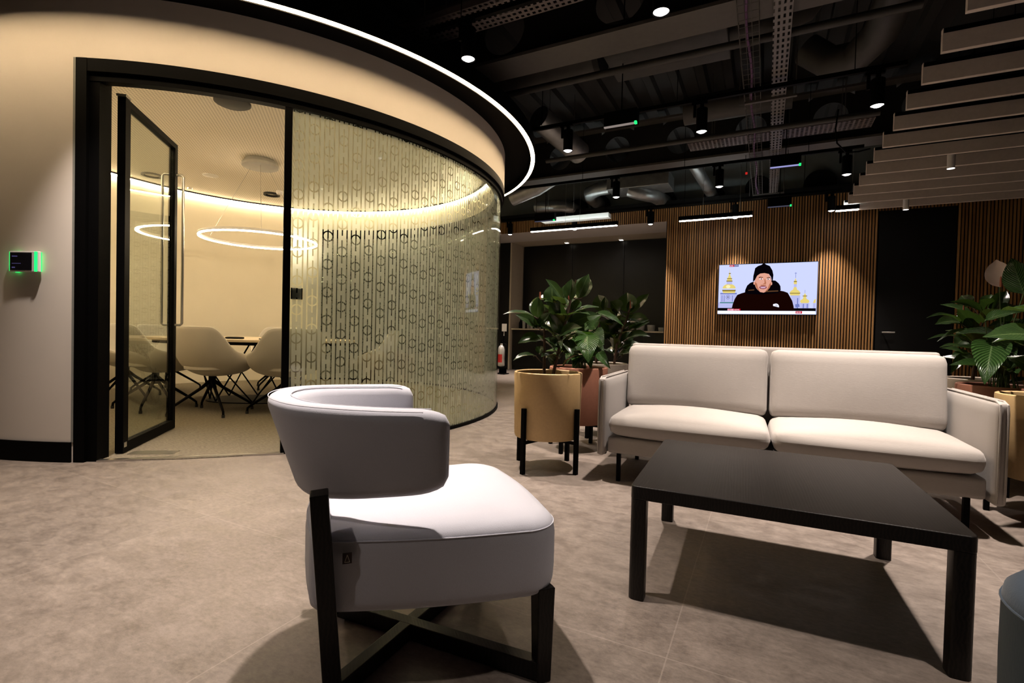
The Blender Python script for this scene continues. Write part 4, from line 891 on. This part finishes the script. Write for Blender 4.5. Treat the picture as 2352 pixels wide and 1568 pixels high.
def ring(k, z, dz=0.0): return [(cx0+(p[0]-cx0)*k, p[1]*k, z+dz*(p[0]-cx0)) for p in O]
b = MB(); rows = [ring(0.3, 0.238), ring(0.90, 0.236), ring(0.965, 0.238), ring(0.985, 0.246), ring(0.994, 0.262), ring(1.0, 0.30), ring(1.0, 0.385), ring(0.99, 0.412), ring(0.986, 0.418), ring(0.978, 0.424), ring(0.945, 0.436), ring(0.88, 0.446), ring(0.75, 0.454), ring(0.5, 0.459), ring(0.2, 0.461)]
ids = b.grid(rows, cv=True); b.face(ids[0][::-1]); b.face(ids[-1]); st = b.build('seat', M['blue_fabric'], t, smooth=70)
b = MB(); b.tube([Vector(p) for p in ring(0.990, 0.4175)], 0.0016, 6, closed=True); b.build('piping', M['blue_fabric'], st)
b = MB(); b.bb(0.024, 0.046, -0.2635, -0.2605, 0.372, 0.398); tg = b.build('fabric_tag', M['dark_tag'], t, smooth=0)
b = MB()
for p_, q_ in (((0.029, 0.376), (0.035, 0.394)), ((0.035, 0.394), (0.041, 0.376)), ((0.029, 0.376), (0.041, 0.376))): b.bar((p_[0], -0.2637, p_[1]), (q_[0], -0.2637, q_[1]), 0.0012, 0.0012)
b.build('tag_mark', M['beige'], tg, smooth=0)
# back shell: section swept round a horseshoe
key = [(0.268, -0.340), (0.12, -0.312), (0.0, -0.275), (-0.10, -0.215), (-0.160, -0.115), (-0.180, 0.0)]
key = key + [(x, -y) for x, y in key[-2::-1]]
def spline(P, n):
    P = [Vector(p) for p in P]; out = []; m = len(P)
    for i in range(m-1):
        p0, p1, p2, p3 = P[max(i-1, 0)], P[i], P[i+1], P[min(i+2, m-1)]
        for k in range(n):
            s = k/n; out.append(0.5*((2*p1)+(p2-p0)*s+(2*p0-5*p1+4*p2-p3)*s*s+(3*p1-p0-3*p2+p3)*s**3))
    out.append(P[-1]); return out
path = spline(key, 8); N = len(path); rows = []; TH = 0.078
for i, p in enumerate(path):
    s = i/(N-1); d = (path[min(i+1, N-1)]-path[max(i-1, 0)]).normalized(); out_ = Vector((-d.y, d.x))  # outward normal
    back = math.sin(PI*s)**1.2
    zt, zb = 0.748+0.016*back, 0.540-0.045*back**0.7; lean = 0.015+0.075*back
    e = min(s, 1-s)*(N-1)/5.0; shrink = 1.0 if e >= 1 else math.sqrt(max(0, 1-(1-e)**2))
    rr = 0.032; zc, hh = (zt+zb)/2, (zt-zb)/2
    hh2 = hh-0.035*(1-shrink) ; th = TH*(0.30+0.70*shrink)
    sec = []
    for kx, kz, a0 in ((1, 1, 0), (-1, 1, 90), (-1, -1, 180), (1, -1, 270)):
        r2 = min(rr, th/2*0.95)
        for k in range(6):
            a_ = rad(a0+k*18); sec.append((kx*(th/2-r2)+r2*math.cos(a_), kz*(hh2-r2)+r2*math.sin(a_)))
    row = []
    for w_, z_ in sec:
        f = (z_+hh)/(2*hh); q = p - out_*(TH/2) + out_*(w_ + lean*(f-1.0)); row.append((q.x, q.y, zc+z_))
    rows.append(row)
b = MB(); ids = b.grid(rows, cv=True); b.face(ids[0][::-1]); b.face(ids[-1]); bk = b.build('backrest', M['blue_fabric'], t, smooth=70)
b = MB()
sq = lambda i, o_, z: (lambda p, nn: (p.x-nn.x*o_, p.y-nn.y*o_, z))(path[i], (lambda d: Vector((-d.y, d.x)))((path[min(i+1, N-1)]-path[max(i-1, 0)]).normalized()))
b.tube([sq(i, 0.010, 0.7445+0.016*math.sin(PI*i/(N-1))**1.2) for i in range(4, N-4)], 0.0012, 6); b.tube([sq(i, TH-0.010, 0.7445+0.016*math.sin(PI*i/(N-1))**1.2) for i in range(3, N-3)], 0.0016, 6); b.build('piping', M['blue_fabric'], bk)
# wooden base: rear legs rise to clasp the back, runners cross on the floor
for s in (-1, 1):
    b = MB(); b.bar((0.010, s*0.220, 0.0), (-0.032, s*0.266, 0.555), 0.048, 0.044, (1, 0, 0), 0.044, 0.042); b.build('leg', M['blackwood'], t, smooth=0, bevel=0.003)
    b = MB(); b.bar((0.546, s*0.303, 0.0), (0.553, s*0.284, 0.25), 0.042, 0.040, (1, 0, 0), 0.058, 0.05); b.build('leg', M['blackwood'], t, smooth=0, bevel=0.003)
    b = MB(); b.bar((0.0, s*0.222, 0.026), (0.546, -s*0.303, 0.026), 0.04, 0.050 if s > 0 else 0.049); b.build('runner', M['blackwood'], t, smooth=0, bevel=0.003)
    b = MB(); b.bb(-0.02, 0.02, s*0.15-0.02, s*0.15+0.03, 0.20, 0.245); b.build('bracket', M['black'], t, smooth=0)

# ------------------------------------------------------------------ pouf
t = thing('pouf', 'dark slate blue round pouf at the right edge by the black table', 'pouf', (0.71, 1.46, 0))
b = MB(); b.lathe([(0.15, 0.015), (0.185, 0.02), (0.205, 0.05), (0.218, 0.12), (0.22, 0.25), (0.219, 0.375)], seg=48); b.build('body', M['pouf_fabric'], t, smooth=60)
b = MB(); b.lathe([(0.219, 0.376), (0.214, 0.40), (0.19, 0.425), (0.14, 0.438), (0.05, 0.443)], seg=48, cap0=False); b.build('top', M['pouf_fabric'], t, smooth=60)
b = MB(); b.tube([(0.2195*math.cos(2*PI*k/48), 0.2195*math.sin(2*PI*k/48), 0.3755) for k in range(48)], 0.003, 6, closed=True); b.build('piping', M['pouf_fabric'], t)
b = MB(); b.lathe([(0.14, 0), (0.14, 0.016)], seg=32); b.build('foot', M['black'], t)

# ------------------------------------------------------------------ planters and plants
# one leaf: base xyz, tip xyz, width, how far it turns from level
LEAF_TAN = [(-1.443,3.163,1.058,-1.615,3.019,1.077,0.061,0.35),(-1.417,3.174,0.985,-1.516,3.014,1.073,0.069,0.6),(-1.417,3.174,0.985,-1.3,3.101,1.091,0.053,0.8),(-1.423,3.172,1.05,-1.416,3.157,1.202,0.077,1),(-1.46,3.21,1.064,-1.506,3.245,1.173,0.054,0.8),(-1.275,3.251,1.181,-1.35,3.126,1.322,0.065,0.6),(-1.348,3.269,1.13,-1.372,3.294,1.301,0.105,1),(-1.305,3.235,1.119,-1.34,3.083,1.162,0.052,0.4),(-1.218,3.246,1.172,-1.207,3.255,1.332,0.074,1),(-1.174,3.303,1.193,-1.107,3.319,1.371,0.07,0.9),(-1.178,3.391,1.203,-1.172,3.443,1.374,0.113,1),(-1.286,3.279,1.183,-1.257,3.32,1.31,0.049,1),(-1.271,3.25,1.024,-1.3,3.171,1.202,0.1,1),(-1.217,3.324,1.106,-1.198,3.381,1.198,0.071,1),(-1.218,3.278,1.078,-1.024,3.311,1.14,0.061,0.4),(-1.231,3.27,0.998,-1.0,3.277,1.087,0.086,0.7),(-1.265,3.195,0.927,-1.078,3.123,0.998,0.08,0.7),(-1.399,3.181,0.898,-1.495,3.02,0.878,0.078,0.8),(-1.427,3.165,0.783,-1.539,3.039,0.756,0.052,0.3),(-1.283,3.264,0.945,-1.339,3.16,1.098,0.065,0.9),(-1.276,3.243,0.831,-1.337,3.101,0.917,0.057,0.7),(-1.309,3.224,0.742,-1.31,3.09,0.799,0.053,0.8),(-1.412,3.195,0.796,-1.418,3.227,0.857,0.049,0.9),(-1.229,3.246,0.902,-1.16,3.167,0.812,0.069,0.8),(-1.257,3.252,0.823,-1.222,3.383,0.875,0.071,0.6),(-1.285,3.356,1.071,-1.237,3.492,1.031,0.064,0.7),(-1.349,3.264,0.916,-1.229,3.155,0.852,0.069,0.8),(-1.258,3.368,0.982,-1.317,3.363,1.089,0.072,0.9),(-1.216,3.301,1.035,-1.112,3.273,0.966,0.07,0.7),(-1.396,3.299,1.032,-1.459,3.325,1.151,0.063,0.9)]
LEAF_LILY = [(-1.266,3.789,0.939,-1.201,3.649,0.734,0.151,1),(-1.247,3.856,0.97,-1.136,3.831,0.868,0.11,0.9),(-1.301,3.886,1.02,-1.165,3.845,1.106,0.096,0.8),(-1.231,3.924,1.125,-1.017,3.975,1.022,0.071,0.5),(-1.182,3.829,0.802,-1.064,3.774,0.687,0.065,0.8),(-1.252,3.793,0.76,-1.196,3.707,0.683,0.055,0.9),(-1.343,3.862,0.907,-1.307,3.938,1.016,0.068,0.9),(-1.385,3.781,0.795,-1.383,3.668,0.709,0.056,0.8),(-1.366,3.904,0.844,-1.442,3.924,0.935,0.083,0.9),(-1.241,3.913,0.869,-1.138,3.852,0.803,0.081,0.8),(-1.347,3.856,0.754,-1.356,3.738,0.678,0.061,0.8),(-1.266,4.015,0.993,-1.34,4.035,1.055,0.095,0.9),(-1.311,3.933,0.846,-1.211,3.926,0.757,0.082,0.8),(-1.393,3.947,0.864,-1.368,3.962,0.969,0.084,0.9)]
LEAF_GREY = [(-1.152,4.661,1.159,-1.177,4.675,1.354,0.153,1),(-1.136,4.669,1.153,-0.981,4.719,1.345,0.077,0.8),(-1.241,4.615,1.15,-1.285,4.483,1.259,0.134,0.8),(-1.367,4.551,1.159,-1.429,4.579,1.326,0.123,1),(-1.345,4.518,1.157,-1.343,4.522,1.303,0.054,0.9),(-1.139,4.666,1.076,-0.961,4.645,1.095,0.105,0.6),(-1.147,4.66,1.0,-0.957,4.669,1.079,0.077,0.7),(-1.15,4.661,1.1,-1.171,4.483,1.145,0.098,0.6),(-1.17,4.646,0.899,-0.942,4.629,0.946,0.099,0.5),(-1.289,4.588,1.002,-1.383,4.485,1.068,0.1,0.9),(-1.236,4.614,0.98,-1.289,4.477,1.063,0.111,0.9),(-1.197,4.629,0.739,-1.26,4.485,0.782,0.058,0.5),(-1.192,4.69,0.862,-1.155,4.768,0.983,0.096,0.9),(-1.234,4.668,0.837,-1.314,4.685,0.931,0.096,0.9),(-1.204,4.721,1.005,-1.291,4.758,1.126,0.109,0.9),(-1.311,4.631,0.919,-1.387,4.593,1.0,0.095,0.9),(-1.196,4.664,0.815,-1.066,4.755,0.878,0.083,0.7),(-1.15,4.629,1.169,-1.122,4.645,1.275,0.047,0.9)]
LEAF_RG = [(1.498,5.06,1.156,1.221,4.786,1.268,0.07,0.7),(1.421,5.078,1.239,1.371,5.111,1.326,0.088,0.9),(1.44,5.028,1.079,1.292,4.9,1.215,0.101,1),(1.329,4.916,1.09,1.06,4.667,1.141,0.044,0.35),(1.346,4.981,1.095,1.132,4.759,1.094,0.085,0.7),(1.456,4.923,1.026,1.12,4.638,0.97,0.05,0.4),(1.379,4.938,0.958,1.069,4.668,0.983,0.04,0.3),(1.406,5.007,0.891,1.168,4.774,0.923,0.044,0.4),(1.395,4.944,0.862,1.23,4.744,0.728,0.062,0.9),(1.414,5.07,1.004,1.322,5.021,0.925,0.091,0.8),(1.474,5.101,1.036,1.397,5.118,1.034,0.092,0.8),(1.523,5.13,1.197,1.58,5.218,1.343,0.08,0.9),(1.544,5.084,1.191,1.634,5.1,1.361,0.084,0.9),(1.536,5.081,1.232,1.448,4.981,1.285,0.082,0.9),(1.367,4.986,0.867,1.287,4.945,0.85,0.045,0.5)]
LEAF_RL = [(1.306,4.25,0.964,1.206,4.024,0.711,0.153,1),(1.338,4.322,0.967,1.37,4.166,0.796,0.13,0.9),(1.315,4.307,0.792,1.346,4.211,0.839,0.044,0.6),(1.238,4.162,1.095,1.411,4.139,1.156,0.073,0.5),(1.341,4.095,0.779,1.383,4.005,0.826,0.047,0.5),(1.403,4.137,1.257,1.373,4.24,1.502,0.121,1),(1.389,4.352,1.153,1.485,4.515,1.217,0.071,0.9),(1.348,4.328,0.999,1.528,4.534,1.07,0.09,0.7),(1.409,4.356,0.874,1.444,4.261,0.829,0.088,0.8),(1.395,4.406,0.904,1.366,4.332,0.777,0.083,0.9),(1.469,4.445,0.938,1.537,4.48,0.966,0.097,0.8),(1.469,4.504,1.095,1.394,4.489,1.12,0.079,0.8)]
LEAF_RN = [(1.459,3.844,0.946,1.0,3.387,1.007,0.125,0.75),(1.405,3.821,1.108,1.305,3.772,1.224,0.108,1),(1.358,3.682,0.998,1.155,3.351,0.895,0.08,0.8),(1.403,3.706,1.051,1.377,3.752,1.211,0.095,1),(1.451,3.729,1.0,1.622,3.932,1.114,0.096,0.9),(1.429,3.717,0.947,1.488,3.634,0.925,0.092,0.8),(1.41,3.82,0.945,1.334,3.84,1.075,0.098,0.9),(1.441,3.78,0.973,1.5,3.87,1.164,0.097,1)]

CAM_P = Vector((-0.35, -0.4, 1.1))
def leaf_into(b, L, fold=0.18, kind='ficus'):
    P0, P1, wd, fc = Vector(L[0:3]), Vector(L[3:6]), L[6]*1.22, L[7]
    ax = P1-P0; ln = ax.length; d = ax.normalized(); mid = (P0+P1)/2
    view = (CAM_P-mid).normalized(); n = view*fc + Vector((0, 0, 1))*(1.05-fc) + Vector((random.uniform(-1, 1), random.uniform(-1, 1), random.uniform(-0.3, 1)))*0.16
    n = (n-d*n.dot(d)).normalized(); side = d.cross(n)
    sag = ln*random.uniform(0.05, 0.13); nu, nv = 4, 11; rows = []; uvs = []; cup = random.uniform(0.10, 0.3)
    for j in range(nv+1):
        s = j/nv; c = P0+ax*s + n*(sag*4*s*(1-s)) + Vector((0, 0, -1))*(0.04*ln*s*s)
        pr = max(0.0, math.sin(PI*min(1, s**0.85)))**0.72
        if s > 0.9: pr *= 0.75
        if kind == 'lily': pr = max(0.0, math.sin(PI*s**0.62))**0.9
        hwid = wd/2*pr if 0 < s < 1 else 0.0015
        row = []; uv = []
        for i in range(-nu, nu+1):
            u = i/nu; row.append(c + side*(u*hwid) + n*(abs(u)**1.4*hwid*cup*2 - 0.0*u) + n*(0.06*hwid*math.sin(s*17+u*3) if abs(u) > 0.6 else 0)); uv.append((u*0.5+0.5, s))
        rows.append(row); uvs.append(uv)
    b.grid(rows, uvs=uvs)
def plant(name, lab, x, y, pot, leaves, stems, lmat, kind, rot=0.0, extra=0, petiole='bark'):
    t = thing(name, lab, 'potted plant', (x, y, 0), 0, 'potted plants in round planters on black legs')
    b = MB(); b.lathe([(0.0, 0.222), (0.20, 0.222), (0.222, 0.226), (0.228, 0.24), (0.238, 0.66), (0.236, 0.672), (0.228, 0.676), (0.219, 0.670), (0.216, 0.62), (0.0, 0.60)], seg=64, cap0=False, cap1=False); b.build('pot', M[pot], t, smooth=50)
    b = MB(); b.lathe([(0.217, 0.628), (0.15, 0.636), (0.06, 0.640), (0.0, 0.641)], seg=40, cap1=False); b.build('soil', M['soil'], t)
    for k in range(4):
        a = rad(-105+90*k)+rot; p = (0.252*math.cos(a), 0.252*math.sin(a))
        b = MB(); X = Matrix.Translation((p[0], p[1], 0.22)) @ Matrix.Rotation(a, 4, 'Z'); b.box(None, (0.026, 0.028, 0.44), X=X); b.build('leg', M['black'], t, smooth=0, bevel=0.002)
    b = MB()
    for k in range(2):
        a = rad(-105+90*k)+rot; b.bar((-0.242*math.cos(a), -0.242*math.sin(a), 0.208), (0.242*math.cos(a), 0.242*math.sin(a), 0.208), 0.025, 0.018)
    b.build('cross_bar', M['black'], t, smooth=0)
    off = Vector((x, y, 0)); b = MB(); SP = []
    for st in stems:
        pts = [Vector(p) for p in st]; n = len(pts); SP += [pts[i].lerp(pts[i+1], f) for i in range(n-1) for f in (0, 0.2, 0.4, 0.6, 0.8)]
        b.tube([p-off for p in pts], [0.013-0.008*i/(n-1) for i in range(n)] if kind != 'lily' else 0.004, 8)
    b.build('stem', M['bark'] if kind != 'lily' else M['stemgreen'], t)
    b = MB(); pb = MB(); b.X = Matrix.Translation(-off); pb.X = Matrix.Translation(-off)
    for L in leaves:
        leaf_into(b, L, kind=kind); p0 = Vector(L[:3]); d0 = (Vector(L[3:6])-p0).normalized(); cand = [q for q in SP if q.z < p0.z+0.02] or SP
        q = min(cand, key=lambda q: (q-p0).length + 0.5*abs(q.z-(p0.z-0.05)))
        if kind == 'lily': q = Vector((x+random.uniform(-0.06, 0.06), y+random.uniform(-0.06, 0.06), 0.635))
        m = (p0+q)/2 + (Vector((0, 0, 0.08)) if kind == 'lily' else Vector((0, 0, -0.01))); pb.tube([q, m, p0, p0+d0*0.02], 0.0035, 6)
    b.build('foliage', M[lmat], t, smooth=60, fix=False); pb.build('petiole', M['stemgreen'] if kind == 'lily' else M[petiole], t)
    return t
def rnd_leaves(x, y, z0, z1, n, rmax, ln, wd, avoid=None):
    out = []
    for k in range(n):
        a = k*2.4+random.uniform(-0.3, 0.3); z = z0+(z1-z0)*k/max(1, n-1); r0 = 0.03; l = ln*random.uniform(0.8, 1.15); el = random.uniform(0.05, 0.8)
        b0 = Vector((x+r0*math.cos(a), y+r0*math.sin(a), z)); b1 = b0+Vector((math.cos(a)*math.cos(el), math.sin(a)*math.cos(el), math.sin(el)))*l
        out.append((*b0, *b1, wd*random.uniform(0.85, 1.1), 0.25))
    return out
px, py = -1.35, 3.215
pl = plant('potted_rubber_plant', 'rubber plant in a tan planter left of the sofa, front of its row', px, py, 'pot_tan', LEAF_TAN + rnd_leaves(px+0.05, py+0.08, 0.72, 1.15, 18, 0.2, 0.21, 0.09), [[(px-0.03, py, 0.62), (px-0.035, py, 0.9), (px-0.05, py, 1.14)], [(px+0.03, py, 0.62), (px+0.07, py+0.02, 0.85), (px+0.14, py+0.05, 1.2), (px+0.17, py+0.05, 1.32)]], 'ficus', 'ficus')
b = MB(); b.tube([(-0.075, 0, 1.10), (-0.078, 0, 1.235)], 0.006, 8); b.tube([(0.13, 0.03, 1.18), (0.105, 0.02, 1.29)], [0.009, 0.002], 8); b.build('new_shoot', M['stake'], pl)
lx, ly = -1.36, 3.88
plant('potted_peace_lily', 'broad ribbed-leaf plant in a terracotta planter, middle of the row left of the sofa', lx, ly, 'pot_terr', LEAF_LILY + rnd_leaves(lx, ly, 0.70, 0.98, 18, 0.2, 0.23, 0.09), [[(lx-0.05, ly, 0.62), (lx-0.06, ly, 0.8)], [(lx+0.05, ly, 0.62), (lx+0.06, ly, 0.85)], [(lx, ly+0.05, 0.62), (lx, ly+0.06, 0.8)]], 'lily', 'lily', rot=0.1)
gx, gy = -1.36, 4.55
pl = plant('potted_rubber_plant', 'rubber plant in a greige planter left of the sofa, rear of its row', gx, gy, 'pot_grey', LEAF_GREY + rnd_leaves(gx+0.1, gy+0.08, 0.74, 1.1, 16, 0.2, 0.21, 0.09), [[(gx+0.12, gy-0.05, 0.62), (gx+0.14, gy-0.03, 0.85), (gx+0.22, gy, 1.1), (gx+0.25, gy, 1.2)], [(gx-0.06, gy, 0.62), (gx-0.06, gy, 0.9), (gx-0.03, gy, 1.15)]], 'ficus', 'ficus', rot=0.05)
b = MB(); b.tube([(0.25, 0, 1.19), (0.245, 0, 1.27)], [0.008, 0.002], 8); b.build('new_shoot', M['stake'], pl)
rx, ry = 1.40, 3.70
plant('potted_peace_lily', 'broad-leaf plant in a tan planter at the right edge, nearest the sofa arm', rx, ry, 'pot_tan', LEAF_RN + rnd_leaves(rx, ry, 0.72, 1.1, 16, 0.2, 0.26, 0.12), [[(rx, ry, 0.62), (rx, ry, 1.1)], [(rx+0.05, ry, 0.62), (rx+0.06, ry, 0.9)]], 'ficus', 'ficus', rot=0.1)
qx, qy = 1.40, 4.36
pl = plant('potted_peace_lily', 'peace lily with one white flower in a terracotta planter right of the sofa', qx, qy, 'pot_terr', LEAF_RL + rnd_leaves(qx, qy, 0.70, 1.0, 18, 0.2, 0.25, 0.10), [[(qx-0.05, qy, 0.62), (qx-0.05, qy, 0.8)], [(qx+0.05, qy, 0.62), (qx+0.05, qy, 0.85)], [(qx, qy+0.05, 0.62), (qx, qy+0.06, 0.8)]], 'lily', 'lily', rot=0.08)
b = MB(); b.X = Matrix.Translation((-qx, -qy, 0)); b.tube([(1.39, 4.345, 0.63), (1.376, 4.339, 0.95), (1.355, 4.339, 1.318)], 0.004, 8); fs = b.build('flower_stalk', M['stemgreen'], pl)
b = MB(); b.X = Matrix.Translation((-qx, -qy, 0)); leaf_into(b, (1.355, 4.339, 1.318, 1.33, 4.33, 1.505, 0.105, 1), kind='ficus'); b.build('flower', M['flower'], pl, smooth=60, fix=False)
b = MB(); b.X = Matrix.Translation((-qx, -qy, 0)); b.tube([(1.357, 4.325, 1.32), (1.352, 4.315, 1.40)], [0.009, 0.005], 10); b.build('flower_spike', M['stake'], pl)
wx, wy = 1.48, 5.05
pl = plant('potted_rubber_plant', 'rubber plant in a greige planter right of the sofa, rear of its row', wx, wy, 'pot_grey', LEAF_RG + rnd_leaves(wx, wy, 0.72, 1.15, 18, 0.2, 0.23, 0.09), [[(wx-0.04, wy, 0.62), (wx-0.02, wy, 0.9), (wx+0.02, wy, 1.2)], [(wx+0.05, wy, 0.62), (wx+0.06, wy, 0.9)]], 'ficus', 'ficus', rot=0.05)
b = MB(); b.tube([(-0.12, -0.05, 1.15), (-0.122, -0.05, 1.27)], [0.007, 0.004], 8); b.tube([(0.02, 0, 1.2), (0.03, 0, 1.27)], [0.009, 0.002], 8); b.build('new_shoot', M['stake'], pl)
